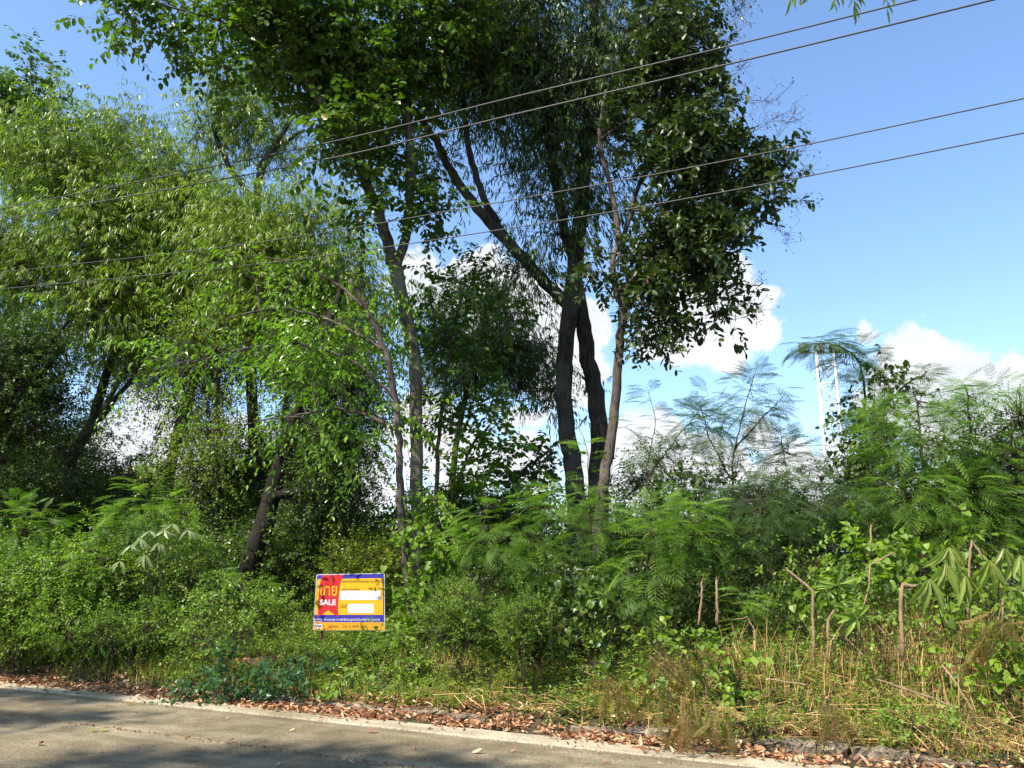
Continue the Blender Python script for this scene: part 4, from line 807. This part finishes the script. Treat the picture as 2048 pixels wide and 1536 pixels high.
def stalk(label, pts, r=.016, group=None, mat='stalk', D=None, name='broken_stalk'):
    r *= .78
    mb = MB(); q = [P(*p) for p in pts]; root_b = q[-1]
    qq, rr = catmull(q, [r*.8]+[r]*(len(q)-2)+[r*1.15], 3) if len(q) < 3 else (np.array(q), np.array([r*.8]+[r]*(len(q)-2)+[r*1.15]))
    fine = []; fr = []
    for i in range(len(qq)-1):
        for k in range(4): fine.append(qq[i]*(1-k/4)+qq[i+1]*k/4); fr.append(rr[i]*(1-k/4)+rr[i+1]*k/4)
    fine.append(qq[-1]); fr.append(rr[-1]); fine = np.array(fine); fine[1:-1] += rng.normal(0, .004, (len(fine)-2, 3))
    tube(mb, fine, fr, 7, rough=.12)
    tg_ = nrm((fine[0]-fine[1])[None])[0]
    for _ in range(4): u_ = rng.normal(0, .45, 3); tube(mb, np.array([fine[0]-tg_*r*1.5+u_*r*.8, fine[0]+tg_*r*rng.uniform(.8, 3)+u_*r]), [r*.38, r*.06], 4)
    for _ in range(2): i_ = int(rng.integers(4, len(fine)-2)); u_ = nrm(rng.normal(0, 1, 3)[None])[0]; tube(mb, np.array([fine[i_], fine[i_]+u_*r*2.2, fine[i_]+u_*r*5+np.array([0, 0, r*3])]), [r*.4, r*.28, r*.12], 4)
    o = mb.build(name, M[mat], origin=root_b, smooth=True); tag(o, label, 'stalk', group)
stalk('tall snapped tan stalk with its top bent over to the left', [(1574, 1139, 9), (1625, 1182, 9), (1627, 1250, 9), (1629, 1332, 9)], .020)
stalk('short upright tan stalk, left one of the close pair', [(1405, 1160, 9.6), (1403, 1195, 9.6), (1397, 1250, 9.6)], .018)
stalk('short upright tan stalk, right one of the close pair', [(1433, 1160, 9.6), (1434, 1195, 9.6), (1435, 1250, 9.6)], .019)
stalk('thick snapped stalk bent right, under the drooping finger-like leaves', [(1832, 1172, 8.4), (1806, 1169, 8.4), (1801, 1190, 8.4), (1806, 1320, 8.4)], .022)
stalk('stalk folded into a sharp peak above the drooping leaves', [(1966, 1118, 8.6), (1944, 1082, 8.6), (1939, 1120, 8.6), (1936, 1240, 8.6)], .016)
stalk('bent brown stalk between the two wilting plants at right', [(1985, 1148, 8), (2007, 1192, 8), (2004, 1290, 8)], .012)
stalk('short forked stub beside the tall snapped stalk', [(1668, 1222, 8.8), (1655, 1240, 8.8), (1655, 1325, 8.8)], .016)
stalk('long tan cane lying across the dry grass', [(1757, 1360, 7.4), (1840, 1388, 7.2), (1904, 1412, 7.0)], .013)
stalk('thin pale cane slanting down through the dry grass to its lower right', [(1884, 1330, 7.8), (1915, 1370, 7.5), (1946, 1420, 7.2)], .010)
stalk('thin cane lying on the green mound left of the dry grass', [(1536, 1358, 8.2), (1580, 1364, 8.1), (1612, 1370, 8.0)], .009)
stalk('thin bent dry stem arching at the dark gap right of centre', [(1468, 1240, 8.9), (1495, 1233, 8.9), (1508, 1260, 8.9), (1516, 1330, 8.9)], .007)
stalk('thin upright dry stem rising left of the peaked stalk', [(1786, 1106, 9), (1740, 1130, 9.1), (1738, 1180, 9.1), (1720, 1230, 9.1)], .012)
stalk('upright brown stem in the green vines above the star-leaved plant', [(1742, 1050, 10), (1741, 1090, 10), (1738, 1120, 10), (1722, 1150, 10), (1700, 1240, 10)], .016)

# hanging dead sprays
def dead(label, spots, base):
    b = GT(*base); root = empty('dead_spray', b); tag(root, label, 'dead branch', 'dead feathery branches hanging on the verge')
    ms = leaf_meshes('dead_frond', DFRV, M['dead_frond'])
    for (px, py, D) in spots:
        h = P(px, py, D); m1 = MB(); tube(m1, *catmull([b, (b+h)/2+np.array([0, .1, .12]), h], [.008, .006, .004], 5), 5); m1.build('stem', M['stalk'], root, smooth=True)
        n = 7; d = np.stack([rng.normal(0, .5, n), rng.normal(-.2, .3, n), -np.ones(n)], 1)
        place('frond', ms, root, h+rng.normal(0, .05, (n, 3)), d, rng.uniform(.26, .42, n), rng.normal(0, 1, n), upv=(0, -1, .1))
for k, (lab, sp, b) in enumerate([
    ('olive dead spray hanging left of the dark gap, nearest the columnar bush', [(1235, 1350, 8.3), (1215, 1370, 8.2)], (1240, 1440)),
    ('large olive dead spray in the middle of the right verge', [(1330, 1300, 8.7), (1360, 1320, 8.6), (1300, 1330, 8.6)], (1340, 1410)),
    ('brown dead spray draped right down onto the road edge', [(1380, 1400, 7.6), (1420, 1410, 7.5), (1450, 1430, 7.4), (1370, 1430, 7.5), (1330, 1390, 7.8)], (1400, 1490)),
    ('greyish dead spray hanging below the short pair of stalks', [(1420, 1280, 9.2), (1450, 1290, 9.1), (1400, 1290, 9.2)], (1420, 1360)),
    ('olive dead spray near the road edge right of centre', [(1660, 1400, 7.6), (1680, 1420, 7.5)], (1670, 1470)),
    ('yellowish dead spray hanging under the rightmost wilting plant', [(1985, 1230, 7.6), (2010, 1225, 7.6), (1965, 1240, 7.6)], (1990, 1370))]): dead(lab, sp, b)

# ------------------------------------------------------------------ sign
def build_sign():
    DB, DT = 12.0, 12.28
    zx = lambda x: 600 + x*220/2048; zy = lambda y: 1120 + y*165/1536
    BL = P(zx(238), zy(1312), DB); BR = P(zx(1582), zy(1308), DB+.02); TL = P(zx(315), zy(275), DT)
    nrm_ = np.cross(BR-BL, TL-BL); nrm_ = nrm_/np.linalg.norm(nrm_);
    if nrm_[1] > 0: nrm_ = -nrm_
    O = np.array([0, 0, CAMH])
    def Q(x, y, off=0):
        r = ray(zx(x), zy(y)); k = ((BL-O) @ nrm_)/(r @ nrm_); return O + r*k + nrm_*off
    c = (BL+BR)/2; root = empty('sale_sign', (c[0], c[1], gz(c[0], c[1]))); tag(root, 'yellow, blue and red land sale sign standing on stakes in the weeds', 'sign')
    def poly(name, pts, mat, off, th=None):
        mb = MB(); f = [Q(x, y, off) for x, y in pts]; n = len(f)
        if th:
            bk = [p - nrm_*th for p in f]; V = f+bk; T = [(0, i+1, i) for i in range(1, n-1)] + [(n, n+i, n+i+1) for i in range(1, n-1)]
            mb.add(V, T=T, Q=[(i, (i+1) % n, n+(i+1) % n, n+i) for i in range(n)])
        else: mb.add(f, T=[(0, i+1, i) for i in range(1, n-1)])
        return mb.build(name, mat, root)
    def rrect(x0, y0, x1, y1, r=24, sk=0):
        o = []
        for (cx, cy, a0) in ((x0+r, y0+r, 180), (x1-r, y0+r, 270), (x1-r, y1-r, 0), (x0+r, y1-r, 90)):
            for k in range(4): a = R(a0+30*k); o.append((cx+r*math.cos(a), cy+r*math.sin(a)))
        return o
    poly('board', [(238, 1312), (300, 470), (306, 285), (330, 268), (1560, 243), (1574, 258), (1576, 700), (1583, 1308)], M['s_edge'], 0, .006)
    poly('blue_panel', [(256, 1160), (318, 290), (332, 280), (1552, 256), (1562, 270), (1566, 700), (1568, 1160)], M['s_blue'], .0015)
    poly('yellow_panel', [(272, 1022), (308, 500), (330, 368), (350, 356), (1528, 338), (1541, 352), (1545, 700), (1548, 1022)], M['s_yel'], .003)
    poly('footer_band', [(242, 1306), (252, 1160), (1570, 1158), (1578, 1302)], M['s_yel2'], .003)
    # ribbon
    poly('ribbon', [(338, 1060), (345, 800), (350, 600), (372, 450), (400, 340), (428, 284), (812, 274), (770, 380), (740, 480), (724, 620), (712, 800), (705, 1060), (525, 935)], M['s_red'], .0045) if False else None
    mb = MB(); LFT = [(428, 284), (398, 345), (372, 450), (352, 600), (345, 800), (338, 935)]; RGT = [(812, 274), (775, 365), (745, 470), (726, 610), (712, 800), (708, 935)]
    V = [Q(*a, .0045) for a in LFT+RGT] + [Q(338, 1062, .0045), Q(525, 935, .0045), Q(706, 1062, .0045)]
    mb.add(V, Q=[(i, i+6, i+7, i+1) for i in range(5)], T=[(5, 13, 12), (11, 14, 13)]); mb.build('ribbon', M['s_red'], root)
    poly('code_box', [(745, 745), (758, 575), (1500, 572), (1496, 745)], M['s_white'], .0045)
    poly('area_box', [(888, 988), (893, 822), (1376, 816), (1372, 988)], M['s_white'], .0045)
    poly('logo_box', rrect(270, 1098, 408, 1278, 18), M['s_white'], .0045)
    poly('logo_mark', rrect(280, 1108, 400, 1188, 12), M['s_blue'], .006)
    poly('logo_mark', [(290, 1180), (290, 1150), (310, 1136), (330, 1152), (340, 1126), (352, 1152), (372, 1136), (392, 1150), (392, 1180)], M['s_yel2'], .0075)
    def text(body, x, y, h, mat, w=None, off=.006, bold=0.):
        cu = bpy.data.curves.new('lettering', 'FONT'); cu.body = body; cu.size = 1; cu.offset = bold; cu.resolution_u = 2
        ob = bpy.data.objects.new('tmp', cu); COL.objects.link(ob); dg = bpy.context.evaluated_depsgraph_get(); me = bpy.data.meshes.new_from_object(ob.evaluated_get(dg))
        bpy.data.objects.remove(ob); n = len(me.vertices)
        if n == 0: return
        co = np.empty(n*3); me.vertices.foreach_get('co', co); co = co.reshape(-1, 3); lo = co.min(0); hi = co.max(0)
        sc = h/(hi[1]-lo[1]) if h else None; sx = (w/(hi[0]-lo[0])) if w else sc
        for k in range(n):
            p = Q(x+(co[k, 0]-lo[0])*sx, y+h-(co[k, 1]-lo[1])*sc, off) - np.array(root.location); me.vertices[k].co = p
        me.materials.clear(); me.materials.append(mat); me.name = 'lettering'
        o = bpy.data.objects.new('lettering', me); COL.objects.link(o); o.parent = root
    text('ขาย', 370, 485, 185, M['s_yel'], 322, bold=.012)
    text('SALE', 370, 735, 108, M['s_white'], 300, bold=.03)
    text('บริษัทบริหารสินทรัพย์ กรุงเทพพาณิชย์ จำกัด (มหาชน)', 775, 372, 66, M['s_ink'], 720)
    text('รหัสทรัพย์สิน          โทร.', 765, 522, 46, M['s_ink'], 660)
    text('เนื้อที่', 748, 818, 76, M['s_ink'], 122)
    text('4IPLZ 7325', 800, 600, 112, M['s_faint'], 640)
    text('1-2-77', 930, 846, 108, M['s_faint'], 380)
    text('ห้ามบุกรุก หากฝ่าฝืนจะถูกดำเนินคดีตามกฎหมาย', 455, 1082, 64, M['s_white'], 1030, bold=.012)
    text('BAM', 282, 1204, 54, M['s_blue'], 112, bold=.01)
    text('สนใจติดต่อ', 530, 1206, 54, M['s_ink'], 190)
    text('โทร. 0 2630 0700', 790, 1200, 58, M['s_ink'], 460)
    text('•', 424, 1215, 22, M['s_blue'])
    for x in (455, 1290):
        t = Q(x, 700, -.022); b = np.array([t[0]+(.015 if x > 800 else -.01), t[1]-.1, gz(t[0], t[1])-.1]); mb = MB(); tube(mb, np.array([t, (t+b)/2, b]), [.016, .017, .018], 6, rough=.1); mb.build('stake', M['wood'], root)
    mb = MB(); tube(mb, np.array([Q(620, 1000, -.03), Q(618, 1200, -.03), Q(628, 1400, -.02)]), [.012, .012, .012], 5); mb.build('stake', M['wood'], root)
build_sign()

# ------------------------------------------------------------------ lattice masts
def mast(label, px, pyb, D, w, h, rot, z0=.3, lights=True):
    b = P(px, pyb, D); root = empty('lattice_mast', (b[0], b[1], z0)); tag(root, label, 'mast', 'white lattice floodlight masts')
    cs = [(math.cos(rot+k*math.pi/2)*w*.707, math.sin(rot+k*math.pi/2)*w*.707) for k in range(4)]
    def seg(name, a, c, r):
        mb = MB(); tube(mb, np.array([a, (a+c)/2, c]), [r]*3, 6); mb.build(name, M['steel'], root, smooth=True)
    pt = lambda k, z: np.array([b[0]+cs[k % 4][0], b[1]+cs[k % 4][1], z0+z])
    for k in range(4): seg('leg', pt(k, 0), pt(k, h), .055)
    step = 1.05; n = int(h/step)
    for i in range(n):
        for k in range(4):
            seg('brace', pt(k, i*step+step), pt(k+1, i*step+step), .03)
            seg('brace', pt(k+(i % 2), i*step), pt(k+1-(i % 2), i*step+step), .03)
    mb = MB(); box(mb, (b[0], b[1], z0), (w*.8, w*.8, .25)); mb.build('footing', M['rubble'], root)
    if lights:
        top = z0+h; ax = np.array([1., 0, 0]); c = np.array([b[0], b[1], top]); seg('crossarm', c-ax*1.35, c+ax*1.0, .05)
        for dx in (-1.15, -.35, .45):
            q = c+ax*dx+np.array([0, -.15, .18]); m2 = MB(); box(m2, q, (.24, .12, .17)); box(m2, q+np.array([0, .13, 0]), (.14, .06, .10)); o = m2.build('floodlight', M['lamp'], root)
            m3 = MB(); box(m3, q-np.array([0, .125, 0]), (.2, .008, .13)); m3.build('floodlight_glass', M['glass'], root)
mast('tall white lattice floodlight mast rising above the right-hand saplings', 1672, 940, 40, .86, P(1650, 705, 40)[2]-.3, .35)
mast('white lattice mast low behind the thin sapling stem above the sign', 802, 1060, 46, .62, P(800, 880, 46)[2]-.3, .5, lights=False)

# ------------------------------------------------------------------ overhead wires (a vertical plane above the verge, parallel to the road)
def wire(label, pts, r, t=1.1):
    O = np.array([0, 0, CAMH]); q0 = RW(0, t); n3 = np.array([NV[0], NV[1], 0]); q = []
    for px, py in pts:
        rr = ray(px, py); q.append(O + rr*(((q0-O) @ n3)/(rr @ n3)))
    e0 = q[0] + (q[0]-q[1])*1.5; e1 = q[-1] + (q[-1]-q[-2])*1.2
    c, rad = catmull([e0]+q+[e1], [r]*(len(q)+2), 10); mb = MB(); tube(mb, c, rad, 6)
    o = mb.build('overhead_wire', M['wire'], origin=c[len(c)//2], smooth=True); tag(o, label, 'wire', 'overhead wires above the verge')
wire('topmost overhead wire, leaving the photo at the top right of centre', [(0, 418), (620, 293), (1024, 195), (1480, 87), (1830, 0)], .0105)
wire('second overhead wire from the top, close below the topmost one', [(0, 440), (620, 325), (1024, 230), (1500, 118), (1985, 0)], .0115)
wire('third overhead wire from the top, crossing in front of both tall trees', [(0, 545), (500, 487), (1024, 400), (1500, 312), (2048, 197)], .008)
wire('lowest overhead wire, ending lower on the right edge', [(0, 578), (500, 530), (1024, 456), (1500, 374), (2048, 266)], .008)

# ------------------------------------------------------------------ roadside trees that shade the road from the camera side
def near_tree(label, base, top, blobs3, kind, mat, n, hero=None, indiv=0):
    root = empty('roadside_tree', base); tag(root, label, 'tree'); mb = MB(); b = np.array(base, float); tp = np.array(top, float)
    q, rr = catmull([b, (b+tp)/2+np.array([.1, .1, 0]), tp], [.16, .12, .07], 6); tube(mb, q, rr, 8, rough=.06); mb.build('trunk', M['bark'], root, smooth=True)
    mb = MB(); P_ = []
    for (c, r, m, rs) in blobs3:
        c = np.array(c, float); mbb = MB(); qq, r2 = catmull([tp, (tp+c)/2+np.array([0, 0, .25]), c], [.05, .035, .012], 6); tube(mbb, qq, r2, 6); mbb.build('limb', M['bark'], root, smooth=True)
        o = c + rng.normal(0, .45, (m, 3))*np.array(r); d = nrm(o-c) + rng.normal(0, .5, (m, 3)); p, dr, sz, rn, mid, end = shoots(o, d, kind, rs)
        strips(mb, np.repeat(c[None], m, 0), o, .005, 1); strips(mb, o, end, .003, 1); P_.append((p, dr, sz, rn))
    p, dr, sz, rn = [np.concatenate([a[i] for a in P_]) for i in range(4)]; roll = rng.normal(0, .6, len(p)); t = KIND[kind]['t']
    iv = inview(p, 5); idx = np.nonzero(iv)[0][:200]; msk = np.ones(len(p), bool); msk[idx] = False
    if len(idx): place('leaf', leaf_meshes(t+'_leaf', [TM[t]], M[mat]), root, p[idx], dr[idx], sz[idx], roll[idx])
    scatter(mb, TM[t], p[msk], dr[msk], sz[msk], roll[msk], rn[msk], 0); mb.build('crown', [M[mat], M['twig']], root, kind='stuff')
tw = P(1690, -48, 5.2)
near_tree('tree on the camera side whose narrow-leaved twig hangs into the top right', (5.2, -.8, 0), (4.6, .6, 5.6), [((tw[0]+.05, tw[1], tw[2]+.12), (.3, .2, .08), 9, .4), ((4.4, 1.2, 6.6), (1.8, 1.4, 1), 120, 1.)], 'narrow', 'narrow', 0)

def caster(px, py, h):
    g = G(px, py); return (g[0]+SUNV[0]/SUNV[2]*h, g[1]+SUNV[1]/SUNV[2]*h, h)
near_tree('tall broad-leaved tree on the camera side at left whose crown shades the road', (-17.5, -6, 0), (-16.5, -5, 14), [(caster(430, 1520, 18), (1.5, .42, .5), 190, 1.), (caster(780, 1530, 18.4), (.9, .3, .5), 90, 1.), (caster(40, 1436, 18.2), (1.2, .35, .5), 130, 1.), (caster(110, 1385, 18), (1.3, .5, .5), 130, 1.), (caster(250, 1392, 18), (.7, .3, .4), 50, 1.)], 'broad', 'broad', 0)

# ------------------------------------------------------------------ ground cover
def ground_pts(n, s0, s1, t0, t1, pw=1.):
    s = rng.uniform(s0, s1, n); t = t0 + (t1-t0)*rng.random(n)**pw
    p = np.array([RW(a, b, gz_st(a, b)) for a, b in zip(s, t)]); return p, s, t
def fieldmask(s, t, sc, off, thr):
    v = np.array([mnoise.noise(Vector((a*sc, b*sc, off))) for a, b in zip(s, t)]); return v > thr
def blades(mb, p, h, w, lean, rnd, mat=0, seg=2):
    n = len(p); a = rng.random(n)*6.28; x = np.stack([np.cos(a), np.sin(a), 0*a], 1); b = rng.random(n)*6.28; l = np.stack([np.cos(b), np.sin(b), 0*b], 1)*(lean*rng.uniform(.3, 1.3, n))[:, None]*h[:, None]
    up = np.array([0, 0, 1.])
    m = p + up*h[:, None]*.55 + l*.3; t = p + up*(h*(1-.25*lean))[:, None] + l
    V = np.stack([p-x*w[:, None], p+x*w[:, None], m-x*w[:, None]*.7, m+x*w[:, None]*.7, t], 1).reshape(-1, 3)
    f = np.array([(0, 1, 3), (0, 3, 2), (2, 3, 4)]); T = (f[None]+(np.arange(n)*5)[:, None, None]).reshape(-1, 3)
    mb.add(V, T=T, rnd=np.repeat(rnd, 5), mat=mat)
def herbs(mb, p, h, n, leaf, kind='small', mat=0):
    d = nrm(np.array([0, 0, 1.]) + rng.normal(0, .35, (len(p), 3))); L = h
    for k in range(n):
        t = (k+.7)/n; q = p + d*(L*t)[:, None]; a = rng.random(len(p))*6.28
        dd = np.stack([np.cos(a), np.sin(a), .2+0*a], 1) + rng.normal(0, .15, (len(p), 3)); scatter(mb, TM[kind], q, dd, leaf*rng.uniform(.7, 1.2, len(p)), rng.normal(0, .4, len(p)), rng.random(len(p))*.95, mat)
    strips(mb, p, p+d*L[:, None], .0022, 1)
# leaf litter
mb = MB()
def litter(n, s0, s1, t0, t1, pw, z=.012, sz=(.04, .085)):
    p, s, t = ground_pts(int(n*1.5), s0, s1, t0, t1, pw); k = fieldmask(s, t*1.5, .9, 31., -.12+.0*s0) | (rng.random(len(s)) < .25); p = p[k]; n = len(p); p[:, 2] = np.maximum(p[:, 2], 0)+rng.uniform(.003, z+.012, n)
    a = rng.random(n)*6.28; d = np.stack([np.cos(a), np.sin(a), rng.normal(0, .25, n)], 1)
    scatter(mb, TM['curl'], p, d, rng.uniform(*sz, n)*1.05, rng.normal(0, .7, n), rng.random(n)); return p
litter(5200, -4, 14, .03, .42, 1.0); litter(4800, -4, 14, .4, 2.2, 1.6); litter(1100, -4, 14, -.12, .12, 1.); litter(160, -4, 14, -.34, -.05, .7)
litter(3200, -4, 4.5, .3, 1.9, 1.1, .03); litter(1500, 3, 13, .42, .75, 1., .05); litter(900, 5, 9, 1.6, 3, 1., .03)
sl = rng.uniform(-3, 13, 1500); pj = np.array([RW(a, -1.609+rng.normal(0, .022), .001) for a in sl]); a = rng.random(1500)*6.28
scatter(mb, TM['curl'], pj, np.stack([np.cos(a), np.sin(a), 0*a], 1), rng.uniform(.010, .03, 1500), rng.normal(0, .5, 1500), rng.random(1500)*.45)
sl = rng.uniform(-3, 13, 500); pj = np.array([RW(a, -.346+rng.normal(0, .012), .006) for a in sl]); a = rng.random(500)*6.28
scatter(mb, TM['curl'], pj, np.stack([np.cos(a), np.sin(a), 0*a], 1), rng.uniform(.008, .022, 500), rng.normal(0, .5, 500), rng.random(500)*.5)
n = 700; s = rng.uniform(-3, 13, n); t = -.25-3.5*rng.random(n)**1.3; pj = np.array([RW(a, b, .006) for a, b in zip(s, t)]); a = rng.random(n)*6.28
scatter(mb, TM['curl'], pj, np.stack([np.cos(a), np.sin(a), 0*a], 1), rng.uniform(.006, .018, n), rng.normal(0, .4, n), rng.random(n)*.8)
o = mb.build('leaf_litter', [M['litter']], kind='stuff'); 
# soil in the joint
# green weeds / ground cover
def zone(p): # photo px of points
    rel = p-np.array([0, 0, CAMH]); f = rel @ FWD; return 1024+FPX*rel[:, 0]/f
mb = MB()
p, s, t = ground_pts(9000, -4, 12, .55, 5.5, 1.1); k = fieldmask(s, t, 1.1, 5., -.22); p, s, t = p[k], s[k], t[k]; x = zone(p)
h = rng.uniform(.10, .42, len(p))*np.clip(.4+(t-.5)*.5, .35, 1.2)
k = (s > 2.5) | (t > 1.15); p, s, t, x, h = p[k], s[k], t[k], x[k], h[k]
sel = (x < 1500) | (rng.random(len(p)) < .6); herbs(mb, p[sel], h[sel], 7, .055)
mb.build('weeds', [M['weed'], M['greenstem']], kind='stuff')
mb = MB(); p, s, t = ground_pts(3500, -4, 13, .42, 1.8, 1.); k = fieldmask(s, t, 1.4, 9., -.05); p, s, t = p[k], s[k], t[k]; herbs(mb, p, rng.uniform(.04, .16, len(p)), 6, .035)
p, s, t = ground_pts(2600, -2, 12, .8, 4., 1.); k = fieldmask(s, t, .9, 19., .02); p = p[k]; herbs(mb, p, rng.uniform(.1, .3, len(p)), 6, .07, 'ov4')
mb.build('ground_cover', [M['bush'], M['greenstem']], kind='stuff')
mb = MB(); p, s, t = ground_pts(26000, -4, 13, .5, 6, 1.1); x = zone(p); k = fieldmask(s, t, .9, 2., -.1); p = p[k]
blades(mb, p, rng.uniform(.08, .35, len(p)), rng.uniform(.003, .006, len(p)), .6, rng.random(len(p))); mb.build('grass', [M['grass']], kind='stuff')
# dry grass and stems at the right
mb = MB(); p, s, t = ground_pts(20000, 6.2, 14.5, .5, 4.5, 1.); x = zone(p); k = (x > 1180) & ((x > 1480) | (rng.random(len(p)) < .3)); k = k & ((t < 2.6) | (x > 1750)); p, x, t = p[k], x[k], t[k]
blades(mb, p, rng.uniform(.05, .34, len(p))*np.clip(.5+t*.3, .5, 1.3), rng.uniform(.002, .005, len(p)), 1.3, rng.random(len(p)))
p, s, t = ground_pts(3500, 6.5, 14.5, 1.3, 4.5, 1.); x = zone(p); p = p[(x > 1450) & ((t < 2.3) | (x > 1720))]; blades(mb, p, rng.uniform(.3, .75, len(p)), rng.uniform(.003, .006, len(p)), .35, rng.random(len(p)))
p, s, t = ground_pts(2500, 1, 8, 1.4, 4.5, 1.); p = p[fieldmask(s, t, .9, 12., .05)]; blades(mb, p, rng.uniform(.15, .5, len(p)), rng.uniform(.002, .004, len(p)), .5, rng.random(len(p)))
n = 2800; p, s, t = ground_pts(n, 7.0, 14.5, .5, 3.4, 1.); a = rng.random(n)*6.28; e = p+np.stack([np.cos(a), np.sin(a), rng.uniform(-.1, .5, n)], 1)*rng.uniform(.15, .5, n)[:, None]; p[:, 2] += rng.uniform(.02, .2, n); e[:, 2] = np.clip(e[:, 2], p[:, 2]-.08, p[:, 2]+.16)
for q in range(6): strips(mb, p[q::6], e[q::6], .0022+.0004*q, 0, rnd=.15+.14*q)
mb.build('dry_grass', [M['dry']], kind='stuff')
mb = MB(); p, s, t = ground_pts(16000, -14, 22, 5.5, 22, 1.4); blades(mb, p, rng.uniform(.3, .9, len(p)), rng.uniform(.008, .018, len(p)), .5, rng.random(len(p))*.8); mb.build('rough_grass', [M['bush']], kind='stuff')

# broken concrete kerb, pieces one can pick apart
def kerb():
    b = RW(3, .5, 0); root = empty('broken_kerb', (b[0], b[1], 0)); tag(root, 'broken edge of old rough concrete running between leaf litter and weeds', 'kerb')
    s = 3.1
    while s < 12.3:
        L = rng.uniform(.18, .6); w = rng.uniform(.07, .13); h = rng.uniform(.03, .085)
        if rng.random() < .86:
            nx, ny, nz_ = max(5, int(L/.035)), 5, 3; V = []; idx = {}; Q = []
            def vid(i, j, k):
                if (i, j, k) not in idx:
                    q = RW(s+L*i/nx, .46+w*2*(j/ny-.5), -.02+(h+.02)*k/nz_); nv = mnoise.noise_vector(Vector(q)*8)*.035 + mnoise.noise_vector(Vector(q)*24)*.022
                    idx[(i, j, k)] = len(V); V.append(q+np.array(nv))
                return idx[(i, j, k)]
            for i in range(nx):
                for j in range(ny): Q.append((vid(i, j, nz_), vid(i+1, j, nz_), vid(i+1, j+1, nz_), vid(i, j+1, nz_)))
                for k in range(nz_): Q.append((vid(i, 0, k), vid(i+1, 0, k), vid(i+1, 0, k+1), vid(i, 0, k+1))); Q.append((vid(i, ny, k), vid(i, ny, k+1), vid(i+1, ny, k+1), vid(i+1, ny, k)))
            for i in (0, nx):
                for j in range(ny):
                    for k in range(nz_): Q.append((vid(i, j, k), vid(i, j+1, k), vid(i, j+1, k+1), vid(i, j, k+1)))
            MB().add(V, Q=Q).build('kerb_piece', M['rubble'], root)
        s += L+rng.uniform(.01, .05)
kerb()

# separate leaves lying on the road
def road_leaf(label, px, py, size, ang, matname, rnd, group=None, t='ov8'):
    p = G(px, py, .006); p[2] = .012; V0, T0 = TM[t]; c, s_ = math.cos(ang), math.sin(ang); V = V0*size; V[:, 2] *= -1.2
    V = np.stack([V[:, 0]*c-V[:, 1]*s_, V[:, 0]*s_+V[:, 1]*c, V[:, 2]], 1); V[:, 2] -= V[:, 2].min()-.0
    o = MB().add(V+p, T=T0, rnd=rnd).build('fallen_leaf', [M[matname]], origin=p); tag(o, label, 'leaf', group)
road_leaf('yellow leaf lying alone on the road at left, beyond the joint', 270, 1409, .12, 1.9, 'yellow', .95)
road_leaf('yellow-green leaf, left of the touching pair on the near road slab', 196, 1463, .10, 1.4, 'yellow', .55)
road_leaf('yellow-green leaf, right of the touching pair on the near road slab', 197, 1462, .10, -1.5, 'yellow', .7)
road_leaf('curled brown leaf on the near slab at far left', 85, 1491, .11, .9, 'litter', .2, t='curl')
road_leaf('dark brown leaf in the road shadow left of centre', 470, 1484, .09, 1.8, 'litter', .1, t='curl')
road_leaf('broken brown leaf in the middle of the far slab', 755, 1465, .12, 1.5, 'litter', .15, t='curl')
road_leaf('pale orange leaf on the far slab below the sign', 590, 1463, .07, 1.2, 'litter', .8, t='curl')
road_leaf('long tan leaf near the joint at right', 965, 1506, .10, 1.6, 'litter', .85, t='curl')
for k in range(44):
    px = rng.uniform(20, 1500); far = k % 2; e0 = 1366+px*.1035; j0 = 1412+px*.141
    lo, hi = (e0+4, min(j0-4, 1532)) if far else (j0+5, 1532)
    if hi < lo+3: continue
    py = rng.uniform(lo, hi)
    road_leaf('small dry leaf on the concrete between the pale edge strip and the joint' if far else 'small dry leaf on the concrete on the camera side of the joint', px, py, rng.uniform(.03, .06), rng.random()*6, 'litter', rng.random()*.9, 'small dry leaves on the far slab' if far else 'small dry leaves on the near slab', 'curl')

# far wood on the horizon, one mass
mb = MB()
for k in range(110):
    a = rng.uniform(-75, 75); D = rng.uniform(60, 95); x = D*math.tan(R(a*.8)); h = rng.uniform(3.5, 7.5); w = rng.uniform(2.2, 4); n = 420
    q = nrm(rng.normal(size=(n, 3)))*(rng.random(n)**.4)[:, None]*np.array([w, w*.6, h*.45]); scatter(mb, TM['ov4'], np.array([x, D, h*.52])+q, rng.normal(size=(n, 3)), rng.uniform(.5, .9, n), rng.normal(0, .6, n), rng.random(n)*.9*(.5+.5*rng.random()))
    tube(mb, np.array([[x, D, -.1], [x, D, h*.5]]), [.2, .1], 5, mat=1, cap=False)
mb.build('treeline', [M['broad'], M['bark_dark']], kind='stuff')
